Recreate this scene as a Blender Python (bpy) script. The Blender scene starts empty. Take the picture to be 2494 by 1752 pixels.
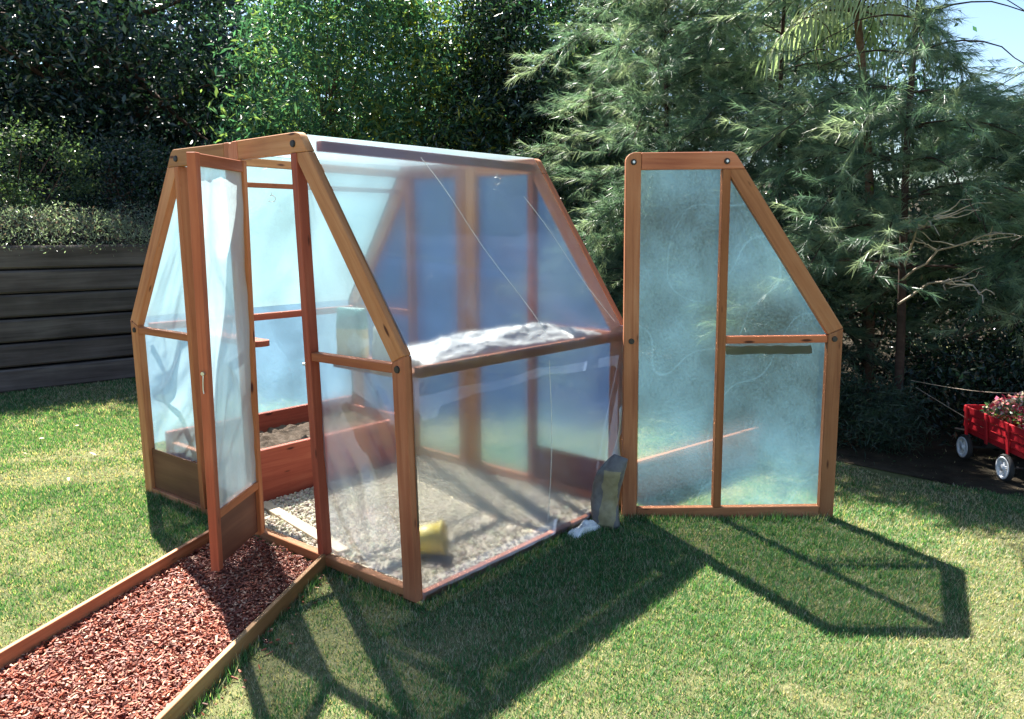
import bpy, bmesh, math, random
import numpy as np
from mathutils import Matrix, Vector, noise as mnoise

random.seed(7)
RNG = np.random.default_rng(11)
SC = bpy.context.scene
COL = SC.collection
R_ = math.radians

# ------------------------------------------------------------------ camera
cd = bpy.data.cameras.new('camera')
cam = bpy.data.objects.new('camera', cd)
COL.objects.link(cam)
cam.location = (3.6757, -2.2943, 1.6614)
cam.rotation_euler = (1.4063, -0.0042, 0.6974)
cd.sensor_fit = 'HORIZONTAL'
cd.sensor_width = 36.0
cd.lens = 28.51
cd.clip_start = 0.05
cd.clip_end = 600.0
SC.camera = cam

# ------------------------------------------------------------------ light
SUN_EL = R_(52.8)
SUN_TO = Vector((-0.918, 0.396, 0)).normalized()          # ground direction towards the sun
W = bpy.data.worlds.new('World')
SC.world = W
W.use_nodes = True
wn = W.node_tree
wn.nodes.clear()
sky = wn.nodes.new('ShaderNodeTexSky')
sky.sky_type = 'NISHITA'
sky.sun_disc = False
sky.sun_elevation = SUN_EL
sky.sun_rotation = math.atan2(SUN_TO.x, SUN_TO.y)
sky.air_density = 1.0
sky.dust_density = 0.4
sky.ozone_density = 2.5
bg = wn.nodes.new('ShaderNodeBackground')
bg.inputs['Strength'].default_value = 0.05
wo = wn.nodes.new('ShaderNodeOutputWorld')
wn.links.new(sky.outputs[0], bg.inputs[0])
wn.links.new(bg.outputs[0], wo.inputs[0])

sl = bpy.data.lights.new('sun', 'SUN')
sl.energy = 5.0
sl.angle = R_(0.53)
sl.color = (1.0, 0.95, 0.86)
sun = bpy.data.objects.new('sun', sl)
COL.objects.link(sun)
sd = Vector((SUN_TO.x * math.cos(SUN_EL), SUN_TO.y * math.cos(SUN_EL), math.sin(SUN_EL)))
sun.rotation_euler = sd.to_track_quat('Z', 'Y').to_euler()
sun.location = (-8, 4, 14)

vs = SC.view_settings
vs.view_transform = 'Standard'
vs.look = 'None'
vs.exposure = 2.2
vs.gamma = 1.0
vs.use_curve_mapping = False
SC.cycles.max_bounces = 10
SC.cycles.transmission_bounces = 10
SC.cycles.transparent_max_bounces = 24
SC.cycles.diffuse_bounces = 4
SC.cycles.glossy_bounces = 3
SC.cycles.sample_clamp_indirect = 6.0
SC.cycles.caustics_refractive = False
SC.cycles.caustics_reflective = False
try:
    SC.cycles.use_denoising = True
    SC.cycles.denoiser = 'OPENIMAGEDENOISE'
    SC.cycles.denoising_prefilter = 'ACCURATE'
except Exception:
    pass

# ------------------------------------------------------------------ materials
def new_mat(name):
    m = bpy.data.materials.new(name)
    m.use_nodes = True
    nt = m.node_tree
    nt.nodes.clear()
    out = nt.nodes.new('ShaderNodeOutputMaterial')
    return m, nt, out

def N(nt, kind, **kw):
    n = nt.nodes.new(kind)
    for k, v in kw.items():
        if k in n.inputs:
            n.inputs[k].default_value = v
        else:
            setattr(n, k, v)
    return n

def L(nt, a, b):
    nt.links.new(a, b)

def ramp(nt, stops):
    r = nt.nodes.new('ShaderNodeValToRGB')
    e = r.color_ramp.elements
    while len(e) < len(stops):
        e.new(0.5)
    for el, (p, c) in zip(e, stops):
        el.position = p
        el.color = (*c, 1.0) if len(c) == 3 else c
    return r

def wood_mat(name, cols, rough=0.62, knots=True, scale=1.0, spec=0.3):
    """Planed lumber, grain along each piece's own x axis."""
    m, nt, out = new_mat(name)
    tc = N(nt, 'ShaderNodeTexCoord')
    oi = N(nt, 'ShaderNodeObjectInfo')
    off = N(nt, 'ShaderNodeVectorMath', operation='SCALE')
    cmb = N(nt, 'ShaderNodeCombineXYZ')
    for i in range(3):
        L(nt, oi.outputs['Random'], cmb.inputs[i])
    L(nt, cmb.outputs[0], off.inputs[0])
    off.inputs['Scale'].default_value = 37.0
    add = N(nt, 'ShaderNodeVectorMath', operation='ADD')
    L(nt, tc.outputs['Object'], add.inputs[0])
    L(nt, off.outputs[0], add.inputs[1])
    mp = N(nt, 'ShaderNodeMapping')
    mp.inputs['Scale'].default_value = (1.6 * scale, 34 * scale, 34 * scale)
    L(nt, add.outputs[0], mp.inputs[0])
    n1 = N(nt, 'ShaderNodeTexNoise', Scale=1.0, Detail=6.0, Roughness=0.6, Distortion=0.6)
    L(nt, mp.outputs[0], n1.inputs['Vector'])
    n2 = N(nt, 'ShaderNodeTexNoise', Scale=2.2, Detail=4.0)
    L(nt, add.outputs[0], n2.inputs['Vector'])
    mx = N(nt, 'ShaderNodeMath', operation='MULTIPLY_ADD')
    L(nt, n1.outputs[0], mx.inputs[0])
    mx.inputs[1].default_value = 0.65
    sc2 = N(nt, 'ShaderNodeMath', operation='MULTIPLY')
    L(nt, n2.outputs[0], sc2.inputs[0]); sc2.inputs[1].default_value = 0.4
    L(nt, sc2.outputs[0], mx.inputs[2])
    rp = ramp(nt, [(0.33, cols[0]), (0.52, cols[1]), (0.72, cols[2])])
    L(nt, mx.outputs[0], rp.inputs[0])
    col = rp.outputs[0]
    hsv = N(nt, 'ShaderNodeHueSaturation')
    mr = N(nt, 'ShaderNodeMapRange')
    L(nt, oi.outputs['Random'], mr.inputs[0])
    mr.inputs[3].default_value = 0.72; mr.inputs[4].default_value = 1.28
    L(nt, mr.outputs[0], hsv.inputs['Value'])
    mh = N(nt, 'ShaderNodeMapRange'); wnz = N(nt, 'ShaderNodeTexWhiteNoise'); wnz.noise_dimensions = '1D'; L(nt, oi.outputs['Random'], wnz.inputs['W'])
    L(nt, wnz.outputs['Value'], mh.inputs[0]); mh.inputs[3].default_value = 0.488; mh.inputs[4].default_value = 0.514; L(nt, mh.outputs[0], hsv.inputs['Hue'])
    L(nt, col, hsv.inputs['Color'])
    col = hsv.outputs[0]
    if knots:
        mp2 = N(nt, 'ShaderNodeMapping')
        mp2.inputs['Scale'].default_value = (3.4, 13, 13)
        L(nt, add.outputs[0], mp2.inputs[0])
        vo = N(nt, 'ShaderNodeTexVoronoi', Scale=1.0)
        L(nt, mp2.outputs[0], vo.inputs['Vector'])
        kr = ramp(nt, [(0.07, (1, 1, 1)), (0.13, (0, 0, 0))])
        L(nt, vo.outputs['Distance'], kr.inputs[0])
        mk = N(nt, 'ShaderNodeMix', data_type='RGBA')
        mk.inputs['B'].default_value if False else None
        L(nt, kr.outputs[0], mk.inputs[0])
        L(nt, col, mk.inputs[6])
        mk.inputs[7].default_value = (cols[0][0] * .35, cols[0][1] * .3, cols[0][2] * .3, 1)
        col = mk.outputs[2]
    p = N(nt, 'ShaderNodeBsdfPrincipled', Roughness=rough)
    p.inputs['Specular IOR Level'].default_value = spec
    L(nt, col, p.inputs['Base Color'])
    bp = N(nt, 'ShaderNodeBump', Strength=0.35, Distance=0.004)
    L(nt, n1.outputs[0], bp.inputs['Height'])
    L(nt, bp.outputs[0], p.inputs['Normal'])
    L(nt, p.outputs[0], out.inputs[0])
    return m

def plain_mat(name, col, rough=0.5, metal=0.0, var=0.15, vscale=20.0, bump=0.0, spec=0.5):
    m, nt, out = new_mat(name)
    tc = N(nt, 'ShaderNodeTexCoord')
    n1 = N(nt, 'ShaderNodeTexNoise', Scale=vscale, Detail=5.0)
    L(nt, tc.outputs['Object'], n1.inputs['Vector'])
    lo = tuple(c * (1 - var) for c in col); hi = tuple(min(1, c * (1 + var)) for c in col)
    rp = ramp(nt, [(0.3, lo), (0.7, hi)])
    L(nt, n1.outputs[0], rp.inputs[0])
    p = N(nt, 'ShaderNodeBsdfPrincipled', Roughness=rough, Metallic=metal)
    p.inputs['Specular IOR Level'].default_value = spec
    L(nt, rp.outputs[0], p.inputs['Base Color'])
    if bump:
        bp = N(nt, 'ShaderNodeBump', Strength=bump, Distance=0.01)
        L(nt, n1.outputs[0], bp.inputs['Height'])
        L(nt, bp.outputs[0], p.inputs['Normal'])
    L(nt, p.outputs[0], out.inputs[0])
    return m

def leaf_mat(name, tr=0.45, rough=0.3, spec=0.5, trcol=(1.0, 1.2, 0.7)):
    """Leaf colour comes from the piece's own 'tint' attribute (species and age of each leaf)."""
    m, nt, out = new_mat(name)
    at = N(nt, 'ShaderNodeAttribute', attribute_name='tint')
    p = N(nt, 'ShaderNodeBsdfPrincipled', Roughness=rough)
    p.inputs['Specular IOR Level'].default_value = spec
    L(nt, at.outputs['Color'], p.inputs['Base Color'])
    t = N(nt, 'ShaderNodeBsdfTranslucent')
    ml = N(nt, 'ShaderNodeMix', data_type='RGBA', blend_type='MULTIPLY')
    ml.inputs[0].default_value = 1.0
    L(nt, at.outputs['Color'], ml.inputs[6])
    ml.inputs[7].default_value = (*trcol, 1)
    L(nt, ml.outputs[2], t.inputs[0])
    mx = N(nt, 'ShaderNodeMixShader', Fac=tr)
    L(nt, p.outputs[0], mx.inputs[1]); L(nt, t.outputs[0], mx.inputs[2])
    L(nt, mx.outputs[0], out.inputs[0])
    return m

def tint_mat(name, rough=0.8, spec=0.2):
    m, nt, out = new_mat(name)
    at = N(nt, 'ShaderNodeAttribute', attribute_name='tint')
    p = N(nt, 'ShaderNodeBsdfPrincipled', Roughness=rough)
    p.inputs['Specular IOR Level'].default_value = spec
    L(nt, at.outputs['Color'], p.inputs['Base Color'])
    L(nt, p.outputs[0], out.inputs[0])
    return m

def film_mat(name, clear=0.45, blur=0.25, glow=(0.55, 0.80, 0.92), gloss=0.08, blur_rough=0.5):
    """Polyethylene sheet: part clear, part forward-scattering, part milky."""
    m, nt, out = new_mat(name)
    geo = N(nt, 'ShaderNodeNewGeometry')
    tc = N(nt, 'ShaderNodeTexCoord')
    tp = N(nt, 'ShaderNodeBsdfTransparent')
    tp.inputs[0].default_value = (0.95, 0.98, 1.0, 1)
    rf = N(nt, 'ShaderNodeBsdfRefraction', Roughness=blur_rough, IOR=1.18)
    rf.inputs['Color'].default_value = (0.95, 0.98, 1.0, 1)
    L(nt, geo.outputs['Incoming'], rf.inputs['Normal'])      # scatter about the line of travel, no lensing
    tl = N(nt, 'ShaderNodeBsdfTranslucent')
    tl.inputs[0].default_value = (*glow, 1)
    df = N(nt, 'ShaderNodeBsdfDiffuse')
    df.inputs[0].default_value = (0.34, 0.48, 0.72, 1)
    mk = N(nt, 'ShaderNodeMixShader', Fac=0.22)
    L(nt, tl.outputs[0], mk.inputs[1]); L(nt, df.outputs[0], mk.inputs[2])
    m1 = N(nt, 'ShaderNodeMixShader', Fac=blur / (clear + blur))
    L(nt, tp.outputs[0], m1.inputs[1]); L(nt, rf.outputs[0], m1.inputs[2])
    # cloudiness varies over the sheet (dust, creases)
    n1 = N(nt, 'ShaderNodeTexNoise', Scale=2.0, Detail=5.0, Roughness=0.55, Distortion=0.0)
    L(nt, tc.outputs['Object'], n1.inputs['Vector'])
    mr = N(nt, 'ShaderNodeMapRange')
    milk = 1 - clear - blur
    mr.inputs[1].default_value = 0.3; mr.inputs[2].default_value = 0.75
    mr.inputs[3].default_value = max(0.02, milk - 0.05); mr.inputs[4].default_value = milk + 0.06
    L(nt, n1.outputs[0], mr.inputs[0])
    mpc = N(nt, 'ShaderNodeMapping'); mpc.inputs['Rotation'].default_value = (0.5, 0.35, 0.7); mpc.inputs['Scale'].default_value = (0.16, 2.6, 1.5)
    L(nt, tc.outputs['Object'], mpc.inputs[0])
    nc = N(nt, 'ShaderNodeTexNoise', Scale=1.3, Detail=0.6, Roughness=0.3, Distortion=0.0)
    L(nt, mpc.outputs[0], nc.inputs['Vector'])
    c1 = N(nt, 'ShaderNodeMath', operation='SUBTRACT'); L(nt, nc.outputs[0], c1.inputs[0]); c1.inputs[1].default_value = 0.5
    c2 = N(nt, 'ShaderNodeMath', operation='ABSOLUTE'); L(nt, c1.outputs[0], c2.inputs[0])
    cr = N(nt, 'ShaderNodeMapRange'); cr.inputs[1].default_value = 0.0; cr.inputs[2].default_value = 0.006; cr.inputs[3].default_value = 0.05; cr.inputs[4].default_value = 0.0
    L(nt, c2.outputs[0], cr.inputs[0])
    # scuffing: fine grain over the whole sheet
    ng = N(nt, 'ShaderNodeTexNoise', Scale=90.0, Detail=3.0, Roughness=0.7); L(nt, tc.outputs['Object'], ng.inputs['Vector'])
    gr = N(nt, 'ShaderNodeMapRange'); gr.inputs[1].default_value = 0.35; gr.inputs[2].default_value = 0.7; gr.inputs[3].default_value = -0.03; gr.inputs[4].default_value = 0.035
    L(nt, ng.outputs[0], gr.inputs[0])
    nb = N(nt, 'ShaderNodeTexNoise', Scale=0.9, Detail=3.0, Roughness=0.5, Distortion=0.0); L(nt, mpc.outputs[0], nb.inputs['Vector'])
    br = N(nt, 'ShaderNodeMapRange'); br.inputs[1].default_value = 0.38; br.inputs[2].default_value = 0.66; br.inputs[3].default_value = -0.06; br.inputs[4].default_value = 0.08
    L(nt, nb.outputs[0], br.inputs[0])
    s1 = N(nt, 'ShaderNodeMath', operation='ADD'); L(nt, cr.outputs[0], s1.inputs[0]); L(nt, gr.outputs[0], s1.inputs[1])
    s2 = N(nt, 'ShaderNodeMath', operation='ADD'); L(nt, s1.outputs[0], s2.inputs[0]); L(nt, br.outputs[0], s2.inputs[1])
    s3 = N(nt, 'ShaderNodeMath', operation='ADD'); L(nt, s2.outputs[0], s3.inputs[0]); L(nt, mr.outputs[0], s3.inputs[1])
    lw0 = N(nt, 'ShaderNodeLayerWeight', Blend=0.5)
    sq = N(nt, 'ShaderNodeMath', operation='POWER'); L(nt, lw0.outputs['Facing'], sq.inputs[0]); sq.inputs[1].default_value = 2.5
    mm = N(nt, 'ShaderNodeMath', operation='MULTIPLY_ADD'); L(nt, sq.outputs[0], mm.inputs[0]); mm.inputs[1].default_value = 0.15; L(nt, s3.outputs[0], mm.inputs[2]); mm.use_clamp = True
    m2 = N(nt, 'ShaderNodeMixShader')
    L(nt, mm.outputs[0], m2.inputs[0])
    L(nt, m1.outputs[0], m2.inputs[1]); L(nt, mk.outputs[0], m2.inputs[2])
    gl = N(nt, 'ShaderNodeBsdfGlossy', Roughness=0.22)
    gl.inputs[0].default_value = (1, 1, 1, 1)
    n2 = N(nt, 'ShaderNodeTexNoise', Scale=14.0, Detail=4.0, Distortion=1.5)
    L(nt, tc.outputs['Object'], n2.inputs['Vector'])
    bp = N(nt, 'ShaderNodeBump', Strength=0.4, Distance=0.006)
    L(nt, n2.outputs[0], bp.inputs['Height'])
    L(nt, bp.outputs[0], gl.inputs['Normal'])
    L(nt, bp.outputs[0], tl.inputs['Normal'])
    fr = N(nt, 'ShaderNodeLayerWeight', Blend=0.5)
    fp_ = N(nt, 'ShaderNodeMath', operation='POWER')
    L(nt, fr.outputs['Facing'], fp_.inputs[0]); fp_.inputs[1].default_value = 4.0
    fm = N(nt, 'ShaderNodeMath', operation='MULTIPLY_ADD')
    L(nt, fp_.outputs[0], fm.inputs[0])
    fm.inputs[1].default_value = 0.5; fm.inputs[2].default_value = gloss * 0.5
    m3 = N(nt, 'ShaderNodeMixShader')
    L(nt, fm.outputs[0], m3.inputs[0])
    L(nt, m2.outputs[0], m3.inputs[1]); L(nt, gl.outputs[0], m3.inputs[2])
    L(nt, m3.outputs[0], out.inputs[0])
    return m

M = {}
M['fir'] = wood_mat('fir_lumber', [(0.26, 0.085, 0.036), (0.40, 0.155, 0.068), (0.50, 0.23, 0.115)])
M['redwood'] = wood_mat('redwood', [(0.24, 0.06, 0.026), (0.36, 0.10, 0.044), (0.45, 0.15, 0.068)])
M['ply'] = wood_mat('plywood', [(0.10, 0.032, 0.02), (0.14, 0.05, 0.03), (0.19, 0.075, 0.045)], knots=False, scale=0.6)
M['edging'] = wood_mat('edging_board', [(0.22, 0.085, 0.035), (0.36, 0.16, 0.07), (0.50, 0.27, 0.13)])
M['sleeper'] = wood_mat('weathered_sleeper', [(0.05, 0.041, 0.038), (0.11, 0.092, 0.086), (0.20, 0.172, 0.16)], rough=0.9, knots=False, scale=0.5, spec=0.1)
M['film'] = film_mat('greenhouse_film', clear=0.42, blur=0.28, glow=(0.34, 0.64, 0.92))
M['film_side'] = film_mat('side_film', clear=0.23, blur=0.64, glow=(0.40, 0.55, 0.85), blur_rough=0.45, gloss=0.14)
M['film_back'] = film_mat('back_film', clear=0.40, blur=0.30, glow=(0.10, 0.24, 0.62))  # same sheet in deep blue: the shade at the back is painted in
M['film_front'] = film_mat('front_film', clear=0.26, blur=0.50, glow=(0.52, 0.66, 0.85), blur_rough=0.4, gloss=0.14)
M['film_backlit'] = film_mat('backlit_film', clear=0.38, blur=0.22, glow=(0.60, 0.80, 0.86))  # same sheet made whiter: sun glow from behind is put into its colour
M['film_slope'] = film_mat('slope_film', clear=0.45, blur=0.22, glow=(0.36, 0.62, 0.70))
M['film_clear'] = film_mat('panel_film', clear=0.33, blur=0.53, glow=(0.24, 0.54, 0.74), blur_rough=0.72)
M['bolt'] = plain_mat('bolt_steel', (0.03, 0.028, 0.03), rough=0.5, metal=0.3)
M['washer'] = plain_mat('zinc_washer', (0.6, 0.62, 0.65), rough=0.3, metal=0.9)
M['wire'] = plain_mat('hook_wire', (0.7, 0.7, 0.68), rough=0.3, metal=0.8)
M['white_plastic'] = plain_mat('white_plastic', (0.82, 0.82, 0.80), rough=0.4, bump=0.2)
M['leaf_gloss'] = leaf_mat('glossy_leaf', tr=0.3, rough=0.27, spec=0.75)
M['leaf_soft'] = leaf_mat('soft_leaf', tr=0.5, rough=0.32, spec=0.55)
M['leaf_palm'] = leaf_mat('palm_leaf', tr=0.35, rough=0.28, spec=1.0)
M['needle'] = leaf_mat('needle', tr=0.55, rough=0.38, spec=0.6, trcol=(1.1, 1.15, 0.8))
M['grass'] = leaf_mat('grass_blade', tr=0.4, rough=0.45, spec=0.3, trcol=(1.2, 1.2, 0.6))
M['bark'] = wood_mat('tree_bark', [(0.05, 0.03, 0.022), (0.12, 0.07, 0.05), (0.2, 0.13, 0.1)], rough=0.9, knots=False, spec=0.1, scale=0.7)
M['pinebark'] = wood_mat('pine_bark', [(0.028, 0.02, 0.019), (0.055, 0.036, 0.032), (0.10, 0.066, 0.056)], rough=0.9, knots=False, spec=0.1, scale=0.7)
M['deadwood'] = plain_mat('dead_wood', (0.44, 0.36, 0.28), rough=0.8, var=0.3)
M['chip'] = tint_mat('bark_chip', 0.6, 0.35)
M['stone'] = tint_mat('gravel_stone', 0.75, 0.25)

def soil_mat(name, a, b, c, s=6.0):
    m, nt, out = new_mat(name)
    geo = N(nt, 'ShaderNodeNewGeometry')
    n1 = N(nt, 'ShaderNodeTexNoise', Scale=s, Detail=9.0, Roughness=0.7)
    L(nt, geo.outputs['Position'], n1.inputs['Vector'])
    n2 = N(nt, 'ShaderNodeTexNoise', Scale=0.9, Detail=4.0)
    L(nt, geo.outputs['Position'], n2.inputs['Vector'])
    ad = N(nt, 'ShaderNodeMath', operation='MULTIPLY_ADD')
    L(nt, n1.outputs[0], ad.inputs[0]); ad.inputs[1].default_value = 0.6
    m_ = N(nt, 'ShaderNodeMath', operation='MULTIPLY')
    L(nt, n2.outputs[0], m_.inputs[0]); m_.inputs[1].default_value = 0.4
    L(nt, m_.outputs[0], ad.inputs[2])
    rp = ramp(nt, [(0.35, a), (0.5, b), (0.66, c)])
    L(nt, ad.outputs[0], rp.inputs[0])
    p = N(nt, 'ShaderNodeBsdfPrincipled', Roughness=0.95)
    p.inputs['Specular IOR Level'].default_value = 0.1
    L(nt, rp.outputs[0], p.inputs['Base Color'])
    bp = N(nt, 'ShaderNodeBump', Strength=0.8, Distance=0.03)
    L(nt, n1.outputs[0], bp.inputs['Height'])
    L(nt, bp.outputs[0], p.inputs['Normal'])
    L(nt, p.outputs[0], out.inputs[0])
    return m
M['turf'] = soil_mat('turf_thatch', (0.065, 0.085, 0.034), (0.14, 0.15, 0.065), (0.26, 0.24, 0.12), 22.0)
M['litter'] = soil_mat('leaf_litter', (0.02, 0.017, 0.012), (0.05, 0.04, 0.028), (0.10, 0.08, 0.055), 5.0)
M['soil'] = soil_mat('bed_soil', (0.07, 0.05, 0.035), (0.16, 0.115, 0.085), (0.28, 0.21, 0.16), 14.0)
M['gravelbed'] = soil_mat('gravel_bed', (0.38, 0.33, 0.26), (0.58, 0.51, 0.41), (0.72, 0.65, 0.54), 30.0)
M['chipbed'] = soil_mat('chip_bed', (0.06, 0.02, 0.014), (0.14, 0.045, 0.03), (0.22, 0.08, 0.05), 30.0)

# ------------------------------------------------------------------ helpers
def tag(o, label=None, cat=None, group=None, kind=None):
    if label: o['label'] = label
    if cat: o['category'] = cat
    if group: o['group'] = group
    if kind: o['kind'] = kind
    return o

def empty(name, loc=(0, 0, 0), rz=0.0):
    o = bpy.data.objects.new(name, None)
    o.empty_display_size = 0.1
    COL.objects.link(o)
    o.location = loc
    o.rotation_euler = (0, 0, rz)
    return o

def link(name, me, mat, parent=None, mw=None):
    o = bpy.data.objects.new(name, me)
    if mat is not None and len(me.materials) == 0:
        me.materials.append(mat)
    COL.objects.link(o)
    if parent is not None:
        o.parent = parent
    if mw is not None:
        o.matrix_world = mw if parent is None else mw
        if parent is not None:
            o.matrix_parent_inverse = Matrix.Identity(4)
            o.matrix_basis = pworld(parent).inverted() @ mw
    return o

def pworld(o):
    m = o.matrix_basis.copy()
    if o.parent is not None:
        m = pworld(o.parent) @ o.matrix_parent_inverse @ m
    return m

def npmesh(name, V, F, tint=None, smooth=False):
    """V (n,3), F (m,k) with constant k; tint per-vertex rgb."""
    V = np.asarray(V, dtype=np.float32); F = np.asarray(F, dtype=np.int32)
    me = bpy.data.meshes.new(name)
    me.vertices.add(len(V)); me.vertices.foreach_set('co', V.ravel())
    k = F.shape[1]
    me.loops.add(F.size); me.loops.foreach_set('vertex_index', F.ravel())
    me.polygons.add(len(F))
    me.polygons.foreach_set('loop_start', np.arange(0, F.size, k, dtype=np.int32))
    try:
        me.polygons.foreach_set('loop_total', np.full(len(F), k, dtype=np.int32))
    except Exception:
        pass
    me.polygons.foreach_set('use_smooth', np.full(len(F), smooth, dtype=bool))
    me.update(calc_edges=True)
    if tint is not None:
        a = me.attributes.new('tint', 'FLOAT_COLOR', 'POINT')
        c = np.ones((len(V), 4), dtype=np.float32); c[:, :3] = tint
        a.data.foreach_set('color', c.ravel())
    me.validate()
    return me

def bm_obj(name, bm, mat, parent=None, mw=None, smooth=False):
    me = bpy.data.meshes.new(name)
    bmesh.ops.recalc_face_normals(bm, faces=bm.faces)
    bm.to_mesh(me); bm.free()
    if smooth:
        for p in me.polygons: p.use_smooth = True
    return link(name, me, mat, parent, mw)

def frame_axes(org, x, z):
    x = Vector(x).normalized(); z = Vector(z); y = z.cross(x).normalized(); z = x.cross(y).normalized()
    return Matrix(((x.x, y.x, z.x, org[0]), (x.y, y.y, z.y, org[1]), (x.z, y.z, z.z, org[2]), (0, 0, 0, 1)))

def bar(name, p0, p1, w, t, mat, parent=None, up=(0, 0, 1), bev=0.003):
    """Square-sawn piece from p0 to p1: t along 'up', w across."""
    p0 = Vector(p0); p1 = Vector(p1)
    mw = frame_axes((p0 + p1) / 2, p1 - p0, up)
    l = (p1 - p0).length
    bm = bmesh.new()
    bmesh.ops.create_cube(bm, size=1.0)
    for v in bm.verts:
        v.co = Vector((v.co.x * l, v.co.y * w, v.co.z * t))
    if bev:
        bmesh.ops.bevel(bm, geom=bm.edges[:], offset=min(bev, w * .2, t * .2), segments=1, affect='EDGES')
    return bm_obj(name, bm, mat, parent, mw)

def box(name, lo, hi, mat, parent=None, bev=0.003, along=0):
    lo = Vector(lo); hi = Vector(hi)
    c = (lo + hi) / 2; s = hi - lo
    ax = [(1, 0, 0), (0, 1, 0), (0, 0, 1)][along]
    d = s[along] / 2
    p0 = c.copy(); p1 = c.copy(); p0[along] -= d; p1[along] += d
    if along == 2:
        return bar(name, p0, p1, s.y, s.x, mat, parent, up=(1, 0, 0), bev=bev)
    return bar(name, p0, p1, s[1 - along], s.z, mat, parent, up=(0, 0, 1), bev=bev)

def plate(name, poly, v0, v1, FM, ax, mat, parent, bev=0.003):
    """Prism of a (u,z) polygon between depths v0..v1 in frame FM; grain along ax (u,z)."""
    n = len(poly)
    cu = sum(p[0] for p in poly) / n; cz = sum(p[1] for p in poly) / n
    loc = FM @ frame_axes((cu, (v0 + v1) / 2, cz), (ax[0], 0, ax[1]), (-ax[1], 0, ax[0]))
    inv = loc.inverted() @ FM
    bm = bmesh.new()
    a = [bm.verts.new(inv @ Vector((p[0], v0, p[1]))) for p in poly]
    b = [bm.verts.new(inv @ Vector((p[0], v1, p[1]))) for p in poly]
    bm.faces.new(a); bm.faces.new(b[::-1])
    for i in range(n):
        bm.faces.new((a[i], b[i], b[(i + 1) % n], a[(i + 1) % n]))
    bmesh.ops.recalc_face_normals(bm, faces=bm.faces)
    if bev:
        ed = [e for e in bm.edges if len(e.link_faces) == 2 and e.calc_face_angle(0) > 0.5]
        bmesh.ops.bevel(bm, geom=ed, offset=bev, segments=1, affect='EDGES')
    return bm_obj(name, bm, mat, parent, loc)

def rounded(poly, idx, r, seg=5):
    """Round corner idx of a polygon."""
    n = len(poly)
    p = Vector(poly[idx]); a = (Vector(poly[idx - 1]) - p); b = (Vector(poly[(idx + 1) % n]) - p)
    an = a.normalized(); bn = b.normalized()
    ang = an.angle(bn); d = r / math.tan(ang / 2)
    s = p + an * d; e = p + bn * d
    c = p + (an + bn).normalized() * (r / math.sin(ang / 2))
    pts = []
    for i in range(seg + 1):
        t = i / seg
        q = (s - c).lerp(e - c, t)
        pts.append(tuple(c + q.normalized() * r))
    return poly[:idx] + pts + poly[idx + 1:]

def disc(name, c, r, h, nrm, mat, parent, seg=12, mat2=None):
    mw = frame_axes(c, Vector(nrm).orthogonal(), nrm)
    bm = bmesh.new()
    bmesh.ops.create_cone(bm, cap_ends=True, segments=seg, radius1=r, radius2=r * 0.85, depth=h)
    return bm_obj(name, bm, mat, parent, mw)

def tube_np(P, Rr, n=6):
    P = np.asarray(P, float); m = len(P)
    T = np.gradient(P, axis=0); T /= np.linalg.norm(T, axis=1)[:, None] + 1e-9
    ref = np.array([0.0, 0.0, 1.0]) if abs(T[:, 2]).mean() < 0.8 else np.array([1.0, 0.0, 0.0])
    A = np.cross(T, ref); A /= np.linalg.norm(A, axis=1)[:, None] + 1e-9
    B = np.cross(T, A)
    th = np.linspace(0, 2 * np.pi, n, endpoint=False)
    V = P[:, None, :] + np.asarray(Rr)[:, None, None] * (np.cos(th)[None, :, None] * A[:, None, :] + np.sin(th)[None, :, None] * B[:, None, :])
    V = V.reshape(-1, 3)
    i = np.arange(m - 1)[:, None] * n; j = np.arange(n)[None, :]; j2 = (j + 1) % n
    F = np.stack([i + j, i + j2, i + n + j2, i + n + j], -1).reshape(-1, 4)
    return V, F

def tubes_obj(name, lst, mat, parent=None, n=6, mw=None):
    Vs, Fs, o = [], [], 0
    for P, Rr in lst:
        V, F = tube_np(P, Rr, n)
        Vs.append(V); Fs.append(F + o); o += len(V)
    return link(name, npmesh(name, np.concatenate(Vs), np.concatenate(Fs), smooth=True), mat, parent, mw)

def vnoise(x, y, seed=0):
    """smooth 2-d value noise, numpy arrays"""
    x = np.asarray(x, float); y = np.asarray(y, float)
    xi = np.floor(x).astype(int); yi = np.floor(y).astype(int)
    xf = x - xi; yf = y - yi
    u = xf * xf * (3 - 2 * xf); v = yf * yf * (3 - 2 * yf)
    def h(a, b):
        n = (a * 374761393 + b * 668265263 + seed * 982451653) & 0x7fffffff
        n = ((n ^ (n >> 13)) * 1274126177) & 0x7fffffff
        return ((n ^ (n >> 16)) & 0xffff) / 65535.0
    return (h(xi, yi) * (1 - u) + h(xi + 1, yi) * u) * (1 - v) + (h(xi, yi + 1) * (1 - u) + h(xi + 1, yi + 1) * u) * v

def fbm(x, y, seed=0, o=3):
    s = 0; a = 0.5
    for i in range(o):
        s = s + a * vnoise(x * 2 ** i, y * 2 ** i, seed + i * 17); a *= 0.5
    return s

# ------------------------------------------------------------------ dimensions (metres)
B = 1.22; H = 2.058; K = 1.0373; A_ = 0.547; LEN = 1.656; T = 0.045
WALL_P = np.array([-5.2, 0.47]); WALL_D = np.array([0.149, 0.989])
WALL_N = np.array([-0.989, 0.149])        # into the bank
CAMXY = np.array([3.676, -2.294]); FWD = np.array([-0.642, 0.766]); RGT = np.array([0.766, 0.642])

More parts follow.
